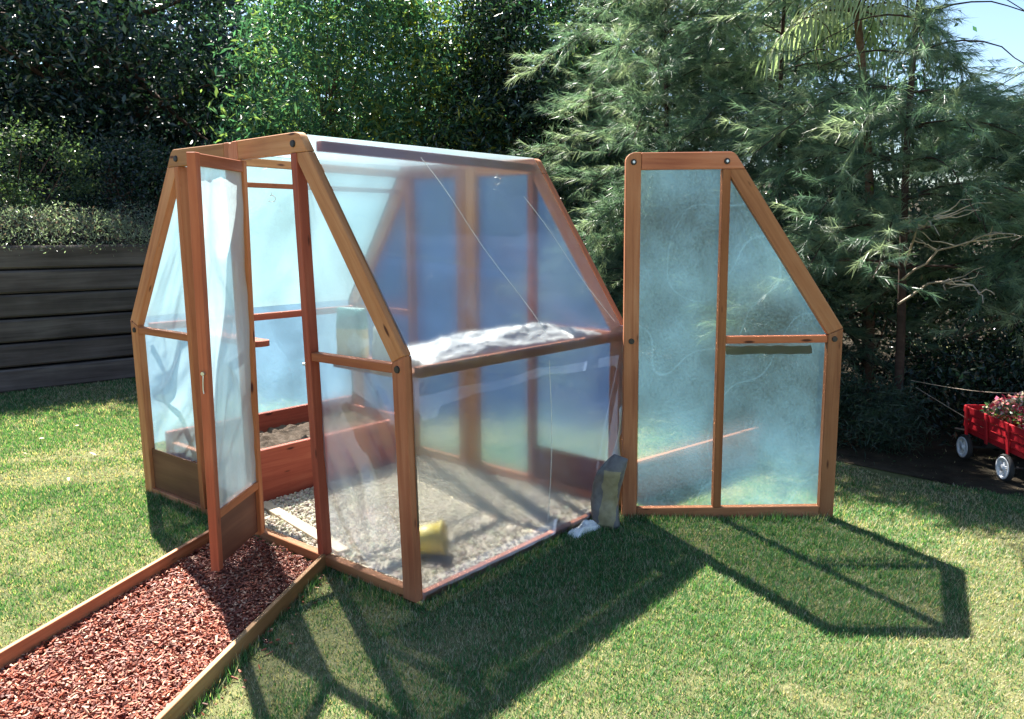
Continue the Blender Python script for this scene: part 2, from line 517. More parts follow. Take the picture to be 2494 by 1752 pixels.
# ------------------------------------------------------------------ ground
def grid_mesh(name, xs, ys, zf):
    X, Y = np.meshgrid(xs, ys, indexing='ij')
    Z = zf(X, Y)
    V = np.stack([X, Y, Z], -1).reshape(-1, 3)
    n, m = X.shape
    i = np.arange(n - 1)[:, None] * m; j = np.arange(m - 1)[None, :]
    F = np.stack([i + j, i + m + j, i + m + j + 1, i + j + 1], -1).reshape(-1, 4)
    return npmesh(name, V, F, smooth=True)

def hill_z(X, Y):
    s = (X - WALL_P[0]) * WALL_N[0] + (Y - WALL_P[1]) * WALL_N[1]
    zl = np.where(s < 0.15, -0.4, np.where(s < 0.55, -0.4 + (s - 0.15) / 0.4 * 1.78, 1.38 + 0.2 * (s - 0.55)))
    d = (X - CAMXY[0]) * FWD[0] + (Y - CAMXY[1]) * FWD[1]
    r = (X - CAMXY[0]) * RGT[0] + (Y - CAMXY[1]) * RGT[1]
    zb = np.where(d < 9.0, -0.4, -0.4 + 0.16 * (d - 9.0))
    zb = np.minimum(zb, np.where(r > 2, 1.2, 4.0))
    z = np.minimum(np.maximum(zl, zb), 6.0)
    return z + 0.12 * (fbm(X * 0.8, Y * 0.8, 5) - 0.4)

lawn = link('lawn_ground', grid_mesh('lawn_ground', np.linspace(-60, 60, 41), np.linspace(-60, 60, 41), lambda X, Y: X * 0), M['turf'])
tag(lawn, kind='structure')
hill = link('hillside', grid_mesh('hillside', np.linspace(-40, 22, 208), np.linspace(-8, 46, 181), hill_z), M['litter'])
tag(hill, kind='structure')

# ------------------------------------------------------------------ film sheets
def film(name, P, nu, nv, disp, mat, parent):
    """P(s,t)->(n,3) arrays; disp(s,t) metres along the sheet normal."""
    s, t = np.meshgrid(np.linspace(0, 1, nu), np.linspace(0, 1, nv), indexing='ij')
    V = P(s, t)
    du = np.gradient(V, axis=0); dv = np.gradient(V, axis=1)
    nn = np.cross(du, dv); nn /= np.linalg.norm(nn, axis=2)[..., None] + 1e-12
    V = V + nn * disp(s, t)[..., None]
    i = np.arange(nu - 1)[:, None] * nv; j = np.arange(nv - 1)[None, :]
    F = np.stack([i + j, i + nv + j, i + nv + j + 1, i + j + 1], -1).reshape(-1, 4)
    return link(name, npmesh(name, V.reshape(-1, 3), F, smooth=True), mat, parent, Matrix.Identity(4))

def quadP(c00, c10, c11, c01, FM=None):
    cs = [np.array((FM @ Vector(c)) if FM is not None else c, float) for c in (c00, c10, c11, c01)]
    def P(s, t):
        s = s[..., None]; t = t[..., None]
        return cs[0] * (1 - s) * (1 - t) + cs[1] * s * (1 - t) + cs[2] * s * t + cs[3] * (1 - s) * t
    return P

def edgef(s, t, p=0.5):
    return (np.clip(16 * s * (1 - s) * t * (1 - t), 0, 1)) ** p

def pucker(s, t, seed):
    a = .0035 * np.sin(38 * s + 5 * vnoise(s * 6, t * 0, seed)) * (np.exp(-t / .05) + np.exp(-(1 - t) / .05))
    b = .0035 * np.sin(44 * t + 5 * vnoise(t * 6, s * 0, seed + 1)) * (np.exp(-s / .05) + np.exp(-(1 - s) / .05))
    return (a + b) * edgef(s, t, .15)

def taut(seed, amp=0.006):
    return lambda s, t: pucker(s, t, seed) + amp * edgef(s, t) * ((fbm(s * 3 + t, t * 3, seed) - .45) * 2 + 0.7 * np.abs(fbm((s + t) * 5, (s - t) * 1.4, seed + 3) - .45))

def folds(seed, amp=0.02, ang=0.6, f=5.0):
    def d(s, t):
        a = s * math.cos(ang) + t * math.sin(ang); b = -s * math.sin(ang) + t * math.cos(ang)
        w = fbm(a * f + 0.8 * vnoise(b * 2, a, seed + 9), b * 0.9, seed)
        r = 1 - np.abs(w - 0.45) * 5
        return pucker(s, t, seed) + amp * edgef(s, t, .6) * (np.clip(r, -0.6, 1) * 0.8 + (fbm(s * 2, t * 2, seed + 5) - .45) * 1.6)
    return d

# ------------------------------------------------------------------ half-frame of lumber
OUT0 = (B, K + 0.06); OUT1 = (0.66, H - 0.11)            # outer edge of the rafter
_d = Vector((OUT1[0] - OUT0[0], OUT1[1] - OUT0[1])).normalized()
_n = Vector((-_d.y, _d.x))                                # towards the inside (down-left)
if _n.x > 0: _n = -_n
RW = 0.088
def on_outer(z, off=0.0):
    p = Vector(OUT0) + _n * off
    return p.x + _d.x / _d.y * (z - p.y)
def inner_z(u, off=RW):
    p = Vector(OUT0) + _n * off
    return p.y + _d.y / _d.x * (u - p.x)
ZT = H - 0.09

def half_frame(parent, FM, sgn, centre='full', kick=(), mat=M['fir'], washers=False, base=0.07, films=True, tall_film=None, fmat=None, seed=0):
    fmat = fmat or M['film']
    S = lambda poly: [(sgn * p[0], p[1]) for p in (poly if sgn > 0 else poly[::-1])]
    iu = B - 0.082; iz = inner_z(iu)
    post = plate('outer_post', S([(iu, 0), (B, 0), (B, K + 0.06), (iu, iz)]), 0, T, FM, (0, 1), mat, parent)
    g = 0.0015
    plate('rafter', S([(B, K + 0.06 + g), (on_outer(ZT - g), ZT - g), (on_outer(ZT - g, RW), ZT - g), (iu, iz + g)]), 0.002, T - .001, FM, (_d.x * sgn, _d.y), mat, parent)
    u0 = 0.088 if centre != 'none' else 0.0
    tr = [(u0, ZT), (on_outer(ZT), ZT), (on_outer(H), H), (u0, H)]
    tr = rounded(tr, 2, 0.05)
    top = plate('top_rail', S(tr), 0.001, T, FM, (1, 0), mat, parent)
    if centre == 'full':
        cp = rounded([(0.003, 0), (0.086, 0), (0.086, H + .002), (0.003, H + .002)], 3, 0.05)
        plate('centre_post', S(cp), 0, T, FM, (0, 1), mat, parent)
    elif centre == 'stub':
        cp = rounded([(0.003, ZT), (0.086, ZT), (0.086, H), (0.003, H)], 3, 0.05)
        plate('post_stub', S(cp), 0, T, FM, (0, 1), mat, parent)
    plate('inner_post', S([(A_ - .022, base), (A_ + .022, base), (A_ + .022, ZT - .001), (A_ - .022, ZT - .001)]), -0.004, T + 0.006, FM, (0, 1), M['redwood'], parent)
    plate('knee_rail', S([(A_ + .0235, K - .02), (iu - .001, K - .02), (iu - .001, K + .02), (A_ + .0235, K + .02)]), 0.003, T, FM, (1, 0), M['redwood'], parent)
    b0 = 0.088 if centre == 'full' else 0.003
    plate('base_rail', S([(b0, 0), (iu - .001, 0), (iu - .001, base - .001), (b0, base - .001)]), 0.002, T + .002, FM, (1, 0), mat, parent)
    nrm = FM.to_3x3() @ Vector((0, -1, 0))
    def bolt(u, z, par, v=-0.003):
        c = FM @ Vector((sgn * u, v, z))
        b_ = disc('bolt', c, 0.017, 0.008, nrm, M['bolt'], par)
        if washers and z > K + .3:
            disc('bolt_head', c + nrm * 0.005, 0.008, 0.006, nrm, M['washer'], par)
    bolt(A_, H - 0.05, top)
    bolt(B - 0.045, K, post, -0.003)
    if centre == 'full' and washers:
        bolt(0.045, H - 0.05, top); bolt(0.045, K, post)
    for (ua, ub, z1) in kick:
        plate('kick_panel', S([(ua, base), (ub, base), (ub, z1), (ua, z1)]), 0.022, 0.030, FM, (1, 0), M['ply'], parent, bev=0.001)
    return S

def film_in(parent, FM, sgn, pts, v, disp, mat, n=(24, 30), name='plastic_film'):
    c = [(sgn * p[0], v, p[1]) for p in pts]
    return film(name, quadP(*c, FM=FM), n[0], n[1], disp, mat, parent)

def FMat(org, yaw, roll=0.0, lean=0.0):
    return Matrix.Translation(org) @ Matrix.Rotation(yaw, 4, 'Z') @ Matrix.Rotation(-roll, 4, 'Y') @ Matrix.Rotation(-lean, 4, 'X')

gh = empty('greenhouse')
tag(gh, 'wooden greenhouse covered with translucent plastic film, door open onto the red bark path', 'greenhouse')
FR = FMat((0, 0, 0), -0.0069, 0.0192, -0.0227)
FL = FMat((0, 0, 0), 0.0172, 0.0093, -0.0128)
BK = FMat((-0.0169, LEN, 0.0), -0.0024, -0.0038, -0.0169)
FV = T + 0.008
half_frame(gh, FL, -1, 'full', kick=((A_ + .023, B - .083, 0.30), (0.087, A_ - .023, 0.20)), base=0.05)
half_frame(gh, FR, 1, 'stub', base=0.05)
half_frame(gh, BK, -1, 'full', base=0.06)
half_frame(gh, BK, 1, 'full', kick=((A_ + .023, B - .083, 0.27),), base=0.06)
iu = B - 0.03
# front end film: left half (below rail, above rail, strip beside the centre post), right half
film_in(gh, FL, -1, [(A_, 0.30), (iu, 0.28), (iu, K), (A_, K)], FV - .012, folds(3, 0.040, 0.9, 3.2), M['film_backlit'], (60, 60))
film_in(gh, FL, -1, [(A_, K), (iu, K), (on_outer(H - .1, .03), H - .1), (A_, H - .1)], FV, folds(8, 0.018, 0.3, 2.4), M['film_backlit'], (36, 44))
film_in(gh, FL, -1, [(0.05, 0.12), (A_, 0.16), (A_, H - .06), (0.05, H - .06)], FV, folds(12, 0.02, 1.2, 3.0), M['film_backlit'], (36, 60))
film_in(gh, FR, 1, [(A_, 0.05), (iu, 0.05), (iu, K), (A_, K)], FV, folds(21, 0.05, 0.75, 3.2), M['film_front'], (50, 56))
film_in(gh, FR, 1, [(A_, K), (iu, K), (on_outer(H - .1, .03), H - .1), (A_, H - .1)], FV, folds(27, 0.016, 0.5, 2.4), M['film_backlit'], (36, 44))
# back end film, each half one sheet following the profile
for sg in (-1, 1):
    film_in(gh, BK, sg, [(0.04, 0.05), (iu, 0.05), (iu, K + .05), (0.04, K + .05)], FV, taut(31 + sg), M['film_back'], (20, 20))
    film_in(gh, BK, sg, [(0.04, K + .052), (iu, K + .052), (on_outer(H - .05, .03), H - .05), (0.04, H - .05)], FV, taut(35 + sg), M['film_back'], (20, 20))
# lengthwise members
v0 = T + 0.014; v1 = LEN - 0.006
TL = 0.030
for sg in (-1, 1):
    rb = bar('ridge_beam', (sg * (A_ + .005), v0, H - .045), (sg * (A_ + .005), v1, H - .06), 0.045, 0.046, M['fir'], gh)
    bar('knee_beam', (sg * (B - .040), v0, K), (sg * (B - .040), v1, K - .005), 0.042, 0.045, M['redwood'], gh)
    bar('base_board', (sg * (B - .03), v0, 0.022), (sg * (B - .03), v1, 0.022), 0.035, 0.045, M['redwood'], gh)
    bar('film_strip', (sg * (on_outer(H - .17, .035)), v0, H - .17), (sg * (on_outer(H - .17, .035)), v1, H - .17), 0.02, 0.03, M['redwood'], gh) if sg < 0 else None
# hooks under the ridge
for (x, y, z) in ((A_ - .03, 1.34, H - .09), (-A_ - 0.13, 0.62, H - .19)):
    th = np.linspace(-0.4, 4.1, 14)
    P = np.array([[x, y, z], [x, y, z - .03]] + [[x + 0.02 * math.sin(a) * .6, y + 0.02 * math.sin(a), z - .055 + .02 * math.cos(a)] for a in th])
    tubes_obj('hook', [(P, np.full(len(P), 0.0025))], M['wire'], gh)

def lenfilm(p, q, disp, n, cutfn=None, mat=None):
    def P(s, t):
        x = p[0] + (q[0] - p[0]) * t; z = p[1] + (q[1] - p[1]) * t
        ve = LEN - .025 - .0169 * z
        if cutfn is not None: ve = cutfn(t)
        vs_ = 0.022 - .0227 * z
        y = vs_ + (ve - vs_) * s
        return np.stack([x, y, z], -1)
    return film('plastic_film', P, n[0], n[1], disp, mat or M['film'], gh)

def wallcut(t):
    return LEN + 0.002 - .0169 * t * K - 0.25 * np.clip(1 - t / 0.42, 0, 1) ** 0.8

def slope_sag(s, t):       # loose roof sheet: sags a little above the knee beam, tight at the edges
    base = -0.030 * np.sin(np.pi * np.clip(t / 0.55, 0, 1)) * np.sin(np.pi * s) ** .5
    cre = 0.012 * np.exp(-((t - 0.28 - 0.35 * (1 - s) * .5) / 0.02) ** 2) * (1 - s)
    return base * edgef(s, t, .4) + cre * edgef(s, t, .3) + taut(41, .007)(s, t)
eb = 0.006
lenfilm((B - eb, 0.004), (B - eb, K + .062), lambda s, t: -np.abs(folds(51, .02, 0.9, 3.0)(s, t)), (100, 90), wallcut, M['film_side'])
lenfilm((B - eb, K + .061), (on_outer(H - .006, 0.004), H - .006), lambda s, t: -np.abs(slope_sag(s, t)), (100, 90), None, M['film_side'])
lenfilm((on_outer(H - .006, 0.004), H - .004), (-on_outer(H - .006, 0.004), H - .004), lambda s, t: taut(61, .006)(s, t), (30, 20), None, M['film_backlit'])
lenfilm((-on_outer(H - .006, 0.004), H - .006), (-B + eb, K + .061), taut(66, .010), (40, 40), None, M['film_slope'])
lenfilm((-B + eb, K + .06), (-B + eb, 0.3), taut(71, .010), (40, 30))

# door leaf, swung outwards
dh = Vector((0.085, -0.020, 0.0)); da = R_(-56)
DM = Matrix.Translation(dh) @ Matrix.Rotation(da, 4, 'Z')
DW = 0.515; DZ0 = 0.075; DZ1 = 1.962; DR = 0.355
def joined_frame(name, polys, v0, v1, FM, mat, parent):
    bm = bmesh.new()
    for poly, dv in polys:
        a = [bm.verts.new((p[0], v0 + dv, p[1])) for p in poly]; b = [bm.verts.new((p[0], v1 - dv, p[1])) for p in poly]
        fs = [bm.faces.new(a), bm.faces.new(b[::-1])]
        n = len(poly)
        for i in range(n): fs.append(bm.faces.new((a[i], b[i], b[(i + 1) % n], a[(i + 1) % n])))
    bmesh.ops.recalc_face_normals(bm, faces=bm.faces)
    bmesh.ops.bevel(bm, geom=bm.edges[:], offset=0.0025, segments=1, affect='EDGES')
    return bm_obj(name, bm, mat, parent, FM)
rect = lambda a, b, c, d: [(a, c), (b, c), (b, d), (a, d)]
door = empty('door')
door.parent = gh
def door_part(name, poly, a, b, ax, mat, dm=0.003):
    return plate(name, poly, a, b, DM, ax, mat, door, bev=dm)
SW = 0.042; DT = 0.042
st_free = door_part('stile', rect(DW - SW, DW, DZ0, DZ1), -DT, 0.0, (0, 1), M['redwood'])
door_part('stile', rect(0, SW, DZ0 - .01, DZ1), -DT, 0.0, (0, 1), M['redwood'])
door_part('top_rail', rect(SW + .001, DW - SW - .001, DZ1 - .055, DZ1 - .002), -DT + .003, -.002, (1, 0), M['redwood'])
door_part('lower_rail', rect(SW + .001, DW - SW - .001, DR - .04, DR), -DT + .003, -.002, (1, 0), M['redwood'])
door_part('kick_panel', rect(SW + .001, DW - SW - .001, DZ0 + .01, DR - .041), -.026, -.018, (1, 0), M['ply'], 0.001)
film_in(door, DM, 1, [(SW - .01, DR - .01), (DW - SW + .01, DR - .01), (DW - SW + .01, DZ1 - .03), (SW - .01, DZ1 - .03)], -0.012, folds(77, 0.045, 1.45, 3.0), M['film_backlit'], (44, 80))
# latch on the free stile
c = DM @ Vector((DW + .004, -DT * .5, 1.005))
disc('latch', c, 0.010, 0.014, DM.to_3x3() @ Vector((1, 0, 0)), M['washer'], door, 10)
P = np.array([c + Vector((0, 0, -.01)), c + Vector((.002, -.004, -.04)), c + Vector((.0, -.004, -.075)), c + Vector((.004, -.004, -.09))])
tubes_obj('latch_hook', [(P, np.full(4, .0028))], M['wire'], door)
c = FR @ Vector((A_ - .024, -.006, 1.0))
disc('latch_eye', c, 0.007, 0.014, FR.to_3x3() @ Vector((-.6, -1, 0)), M['washer'], gh, 10)

# shelf along the right wall and the short shelf behind the left half
for i, u in enumerate((0.655, 0.778, 0.901, 1.024)):
    bar('shelf_board', (u, 0.065, 1.005), (u, 1.60, 1.0), 0.1215, 0.022, M['redwood'], gh)
pl = rounded(rounded([(-1.16, 0.30), (-0.43, 0.30), (-0.43, 0.42), (-1.16, 0.42)], 2, .045), 1, .045)
bm = bmesh.new()
a = [bm.verts.new((p[0], p[1], 0.955)) for p in pl]; b = [bm.verts.new((p[0], p[1], 0.988)) for p in pl]
bm.faces.new(a[::-1]); bm.faces.new(b)
for i in range(len(pl)):
    bm.faces.new((a[i], a[(i + 1) % len(pl)], b[(i + 1) % len(pl)], b[i]))
bm_obj('left_shelf', bm, M['redwood'], gh)
# bunched film at the torn back corner
def crumple(name, org, w, d, h, seed, mat, parent=None, n=26, ax=(1, 0), rough=0.4):
    s, t = np.meshgrid(np.linspace(0, 1, n), np.linspace(0, 1, n), indexing='ij')
    x = (s - .5) * w; y = (t - .5) * d
    z = h * (0.35 + 0.9 * fbm(s * 3.2, t * 3.2, seed) * (4 * s * (1 - s)) ** .35 * (4 * t * (1 - t)) ** .35) * ((4 * s * (1 - s) * 4 * t * (1 - t)) ** .15)
    rg = 1 - np.abs(fbm(s * 6 + 2 * fbm(t * 5, s * 5, seed + 8), t * 15, seed + 11, 3) - .45) * 4
    z = np.maximum(z * (1 + .35 * rough * (rg - .5)) + .05 * rough * h * 4 * (rg - .6) * (16 * s * (1 - s) * t * (1 - t)) ** .5, .001)
    X = org[0] + x * ax[0] - y * ax[1] + .02 * fbm(s * 5, t * 5, seed + 3); Y = org[1] + x * ax[1] + y * ax[0] + .02 * fbm(s * 5, t * 5, seed + 6)
    V = np.stack([X, Y, org[2] + z], -1).reshape(-1, 3)
    i = np.arange(n - 1)[:, None] * n; j = np.arange(n - 1)[None, :]
    F = np.stack([i + j, i + n + j, i + n + j + 1, i + j + 1], -1).reshape(-1, 4)
    return link(name, npmesh(name, V, F, smooth=True), mat, parent)

def flap(name, pts_l, pts_r, mat, parent, thick=0.002):
    n = len(pts_l)
    V = np.concatenate([np.array(pts_l, float), np.array(pts_r, float)])
    i = np.arange(n - 1)
    F = np.stack([i, n + i, n + i + 1, i + 1], -1)
    o = link(name, npmesh(name, V, F, smooth=True), mat, parent)
    md = o.modifiers.new('thickness', 'SOLIDIFY'); md.thickness = thick
    return o
zz = np.linspace(0.62, 0.16, 12)
tt = np.linspace(0, 1, 12)
flap('torn_film', [(B + .003 + .012 * math.sin(6 * t), 1.60 - .05 * t - .09 * t * t, z) for t, z in zip(tt, zz)],
     [(B + .012 - .01 * math.sin(7 * t), 1.615 - .02 * t + .015 * math.sin(9 * t), z + .02) for t, z in zip(tt, zz)], M['white_plastic'], gh)
crumple('torn_film', (B + .035, 1.20, 0.0), 0.07, 0.22, 0.065, 91, M['white_plastic'], gh)
# creases and cords on the roof sheet
def cord(pts, r=0.0016):
    P = np.array(pts)
    tubes_obj('cord', [(P, np.full(len(P), r))], M['white_plastic'], gh, 5)
def roofpt(v, t, lift=0.004):
    p0 = Vector((B, K + .06)); p1 = Vector((on_outer(H), H))
    q = p0.lerp(p1, t) - _n * lift
    return (q.x, v, q.y)
cord([roofpt(.62 + .30 * s + .012 * math.sin(9 * s), .93 - .9 * s) for s in np.linspace(0, 1, 9)])
cord([roofpt(1.30 + .25 * s + .012 * math.sin(7 * s), .75 - .72 * s) for s in np.linspace(0, 1, 9)])
cord([(B + .003, .93 + .03 * math.sin(3 * s), K - .05 - .86 * s) for s in np.linspace(0, 1, 9)])

# ------------------------------------------------------------------ the panel standing beside it
PM = FMat((1.3054, 1.5264, -0.012), 0.7033, 0.0151, 0.0068)
pan = empty('frame_panel', PM.translation, 0.7033)
tag(pan, 'tall wooden half-profile panel with plastic film standing on the lawn right of the greenhouse', 'frame panel')
half_frame(pan, PM, 1, 'full', washers=True, base=0.07)
pf = M['film_clear']
film_in(pan, PM, 1, [(0.05, 0.04), (A_, 0.04), (A_, H - .06), (0.05, H - .06)], FV + .002, taut(81, .010), pf, (50, 110))
film_in(pan, PM, 1, [(A_, 0.04), (iu, 0.04), (iu, K), (A_, K)], FV + .002, taut(84, .012), pf, (70, 90))
film_in(pan, PM, 1, [(A_, K), (iu, K), (on_outer(H - .06, .03), H - .06), (A_, H - .06)], FV + .002, taut(87, .010), pf, (70, 90))
plate('film_strip', [(A_ + .03, K - .048), (B - .16, K - .045), (B - .16, K - .024), (A_ + .03, K - .024)], FV + .012, FV + .03, PM, (1, 0), M['ply'], pan, bev=.001)  # narrow dark strip behind the sheet, just below the knee rail

# ------------------------------------------------------------------ things in and round the greenhouse
# bed along the left wall
bed = empty('garden_bed', (-0.84, 0.85, 0))
tag(bed, 'raised bed of red boards holding crumbly brown soil along the left wall inside the greenhouse', 'garden bed')
box('board', (-0.515, 0.10, 0.0), (-0.475, 1.56, 0.325), M['redwood'], bed, along=1)
box('board', (-1.165, 0.10, 0.0), (-1.125, 1.56, 0.375), M['redwood'], bed, along=1)
box('board', (-1.124, 0.10, 0.0), (-0.516, 0.138, 0.315), M['redwood'], bed, along=0)
box('board', (-1.124, 1.522, 0.0), (-0.516, 1.56, 0.315), M['redwood'], bed, along=0)
def soil_top(name, x0, x1, y0, y1, z, h, seed, parent):
    return link(name, grid_mesh(name, np.linspace(x0, x1, 40), np.linspace(y0, y1, 70), lambda X, Y: z + h * (fbm(X * 14, Y * 14, seed, 4) - .4) + .5 * h * (fbm(X * 45, Y * 45, seed + 2, 2) - .4)), M['soil'], parent, Matrix.Identity(4))
so = soil_top('soil', -1.123, -0.517, 0.139, 1.521, 0.255, 0.09, 4, bed)

# board standing on edge behind the panel, running back from the greenhouse corner
rb2 = bar('garden_board', (1.22, 1.80, 0.13), (1.43, 3.10, 0.13), 0.035, 0.26, M['redwood'])
tag(rb2, 'long reddish board standing on edge behind the free-standing film panel', 'board')

# gravel floor and the board set in it
def floor_poly(name, pts, z, mat):
    me = npmesh(name, np.array([(x, y, z) for x, y in pts]), np.arange(len(pts))[None, :])
    return tag(link(name, me, mat), kind='structure')
floor_poly('gravel_floor', [(-0.47, 0.04), (1.175, 0.04), (1.175, 1.66), (-0.47, 1.66)], 0.006, M['gravelbed'])

ICO = None
def ico():
    global ICO
    if ICO is None:
        bm = bmesh.new(); bmesh.ops.create_icosphere(bm, subdivisions=1, radius=1.0)
        V = np.array([v.co[:] for v in bm.verts]); bm.verts.ensure_lookup_table()
        F = np.array([[v.index for v in f.verts] for f in bm.faces]); bm.free()
        ICO = (V, F)
    return ICO

def rotmats(n, rng, tilt=None):
    """random rotations (n,3,3)"""
    q = rng.normal(size=(n, 4)); q /= np.linalg.norm(q, axis=1)[:, None]
    w, x, y, z = q.T
    return np.stack([np.stack([1 - 2 * (y * y + z * z), 2 * (x * y - z * w), 2 * (x * z + y * w)], -1),
                     np.stack([2 * (x * y + z * w), 1 - 2 * (x * x + z * z), 2 * (y * z - x * w)], -1),
                     np.stack([2 * (x * z - y * w), 2 * (y * z + x * w), 1 - 2 * (x * x + y * y)], -1)], 1)

def scatter(name, base, pos, scl, rots, tint, mat, parent=None, smooth=False):
    """copies of a base (V,F) at pos with scale (n,3), joined into one mesh"""
    Vb, Fb = base; n = len(pos)
    V = np.einsum('nij,nkj->nki', rots, Vb[None] * scl[:, None, :]) + pos[:, None, :]
    F = Fb[None] + (np.arange(n) * len(Vb))[:, None, None]
    return link(name, npmesh(name, V.reshape(-1, 3), F.reshape(-1, Fb.shape[1]), np.repeat(tint, len(Vb), 0), smooth), mat, parent)

n = 9000
px = RNG.uniform(-0.46, 1.17, n); py = RNG.uniform(0.05, 1.64, n)
px = np.where(RNG.random(n) < .3, RNG.uniform(-0.46, 0.6, n), px)
s = RNG.uniform(0.005, 0.0125, n)
tint = np.array([0.74, 0.66, 0.53]) * RNG.uniform(0.5, 1.25, n)[:, None] * (1 + RNG.normal(0, .05, (n, 3)))
g_ = scatter('gravel', ico(), np.stack([px, py, 0.008 + s * .45], -1), np.stack([s * RNG.uniform(.8, 1.4, n), s, s * RNG.uniform(.5, .8, n)], -1), rotmats(n, RNG), np.clip(tint, 0, .85), M['stone'])
tag(g_, 'pale grey gravel covering the greenhouse floor', 'gravel', kind='stuff')
st = empty('stepping_board', (0.1, 0.22, 0.01))
tag(st, 'weathered pale board laid in the gravel just inside the greenhouse door', 'board')
bar('plank', (-0.42, 0.30, 0.018), (0.52, 0.155, 0.018), 0.07, 0.022, wood_mat('pale_board', [(0.4, 0.3, 0.2), (0.55, 0.44, 0.32), (0.65, 0.55, 0.42)]), st)

# bag of potting mix on the shelf
def bag_mat():
    m, nt, out = new_mat('potting_mix_bag')
    tc = N(nt, 'ShaderNodeTexCoord')
    sp = N(nt, 'ShaderNodeSeparateXYZ'); L(nt, tc.outputs['Object'], sp.inputs[0])
    rp = ramp(nt, [(0.0, (0.62, 0.50, 0.17)), (0.60, (0.58, 0.45, 0.16)), (0.605, (0.02, 0.22, 0.20)), (0.8, (0.015, 0.20, 0.19)), (0.92, (0.04, 0.30, 0.27))])
    rp.color_ramp.interpolation = 'LINEAR'
    mr = N(nt, 'ShaderNodeMapRange'); mr.inputs[1].default_value = 0.0; mr.inputs[2].default_value = 0.26
    L(nt, sp.outputs['Z'], mr.inputs[0]); L(nt, mr.outputs[0], rp.inputs[0])
    # pale diamond printed on the lower part
    ax = N(nt, 'ShaderNodeMath', operation='ABSOLUTE')
    sb = N(nt, 'ShaderNodeMath', operation='SUBTRACT'); L(nt, sp.outputs['X'], sb.inputs[0]); sb.inputs[1].default_value = 0.045
    L(nt, sb.outputs[0], ax.inputs[0])
    sb2 = N(nt, 'ShaderNodeMath', operation='SUBTRACT'); L(nt, sp.outputs['Z'], sb2.inputs[0]); sb2.inputs[1].default_value = 0.09
    az = N(nt, 'ShaderNodeMath', operation='ABSOLUTE'); L(nt, sb2.outputs[0], az.inputs[0])
    ad = N(nt, 'ShaderNodeMath', operation='ADD'); L(nt, ax.outputs[0], ad.inputs[0]); L(nt, az.outputs[0], ad.inputs[1])
    lt = N(nt, 'ShaderNodeMath', operation='LESS_THAN'); L(nt, ad.outputs[0], lt.inputs[0]); lt.inputs[1].default_value = 0.055
    mx = N(nt, 'ShaderNodeMix', data_type='RGBA'); L(nt, lt.outputs[0], mx.inputs[0]); L(nt, rp.outputs[0], mx.inputs[6]); mx.inputs[7].default_value = (0.75, 0.78, 0.62, 1)
    p = N(nt, 'ShaderNodeBsdfPrincipled', Roughness=0.35); L(nt, mx.outputs[2], p.inputs['Base Color'])
    L(nt, p.outputs[0], out.inputs[0])
    return m
def pillow_bag(name, w, d, h, mat, parent, seed, mw, slump=0.0, n=18):
    """upright filled sack: elliptical section pinched to a flat seam at the top"""
    Vs = []
    k = 28
    for i in range(n + 1):
        t = i / n
        nar = 1.0 - .50 * max(0, (t - .62) / .38) ** 1.4 if slump else 1.0
        pinch = 1.0 if t < .72 else max(0.06, 1 - ((t - .72) / .28) ** 1.6)
        bot = min(1, 0.72 + t * 3)
        for j in range(k):
            a = 2 * math.pi * j / k
            ca, sa = math.cos(a), math.sin(a)
            x = math.copysign(abs(ca) ** (.75 if slump else .55), ca) * w / 2 * (0.9 + .1 * bot) * nar; y = math.copysign(abs(sa) ** .8, sa) * d / 2 * pinch * bot
            wr = (0.13 if slump else 0.07) * (mnoise.noise(Vector((x * 14 + seed, y * 14, t * 6))) + .6 * mnoise.noise(Vector((x * 30, y * 30 + seed, t * 13))))
            Vs.append((x * (1 + wr * .5) + slump * (t * t - .9 * math.sin(t * 3.14)), y * (1 + wr * 1.6) + .8 * slump * math.sin(t * 3.0), t * h * (1 - (.10 * (x / w) if slump else 0))))
    Vs = np.array(Vs)
    i = np.arange(n)[:, None] * k; j = np.arange(k)[None, :]; j2 = (j + 1) % k
    F = np.stack([i + j, i + j2, i + k + j2, i + k + j], -1).reshape(-1, 4)
    me = npmesh(name, Vs, F, smooth=True)
    bm = bmesh.new(); bm.from_mesh(me); bmesh.ops.holes_fill(bm, edges=[e for e in bm.edges if e.is_boundary]); bm.to_mesh(me); bm.free()
    return link(name, me, mat, parent, mw)
b1 = pillow_bag('potting_mix_bag', 0.165, 0.085, 0.255, bag_mat(), None, 3.0, Matrix.Translation((0.64, 0.150, 1.018)) @ Matrix.Rotation(R_(14), 4, 'Z'))
tag(b1, 'upright bag with green top and yellow lower half on the greenhouse shelf', 'bag')
b2 = pillow_bag('paper_sack', 0.17, 0.10, 0.23, plain_mat('pale_sack', (0.55, 0.56, 0.54), 0.6, bump=.2), None, 8.0, Matrix.Translation((0.865, 0.155, 1.012)) @ Matrix.Rotation(R_(-16), 4, 'Z') @ Matrix.Rotation(R_(12), 4, 'Y'))
tag(b2, 'pale grey slumped sack beside the green and yellow bag on the shelf', 'bag')
sh = crumple('plastic_sheeting', (0.925, 0.90, 1.014), 0.35, 1.42, 0.13, 33, M['white_plastic'], None, 120, (1, 0), 0.3)
tag(sh, 'crumpled white plastic sheeting lying along the greenhouse shelf', 'plastic sheet')

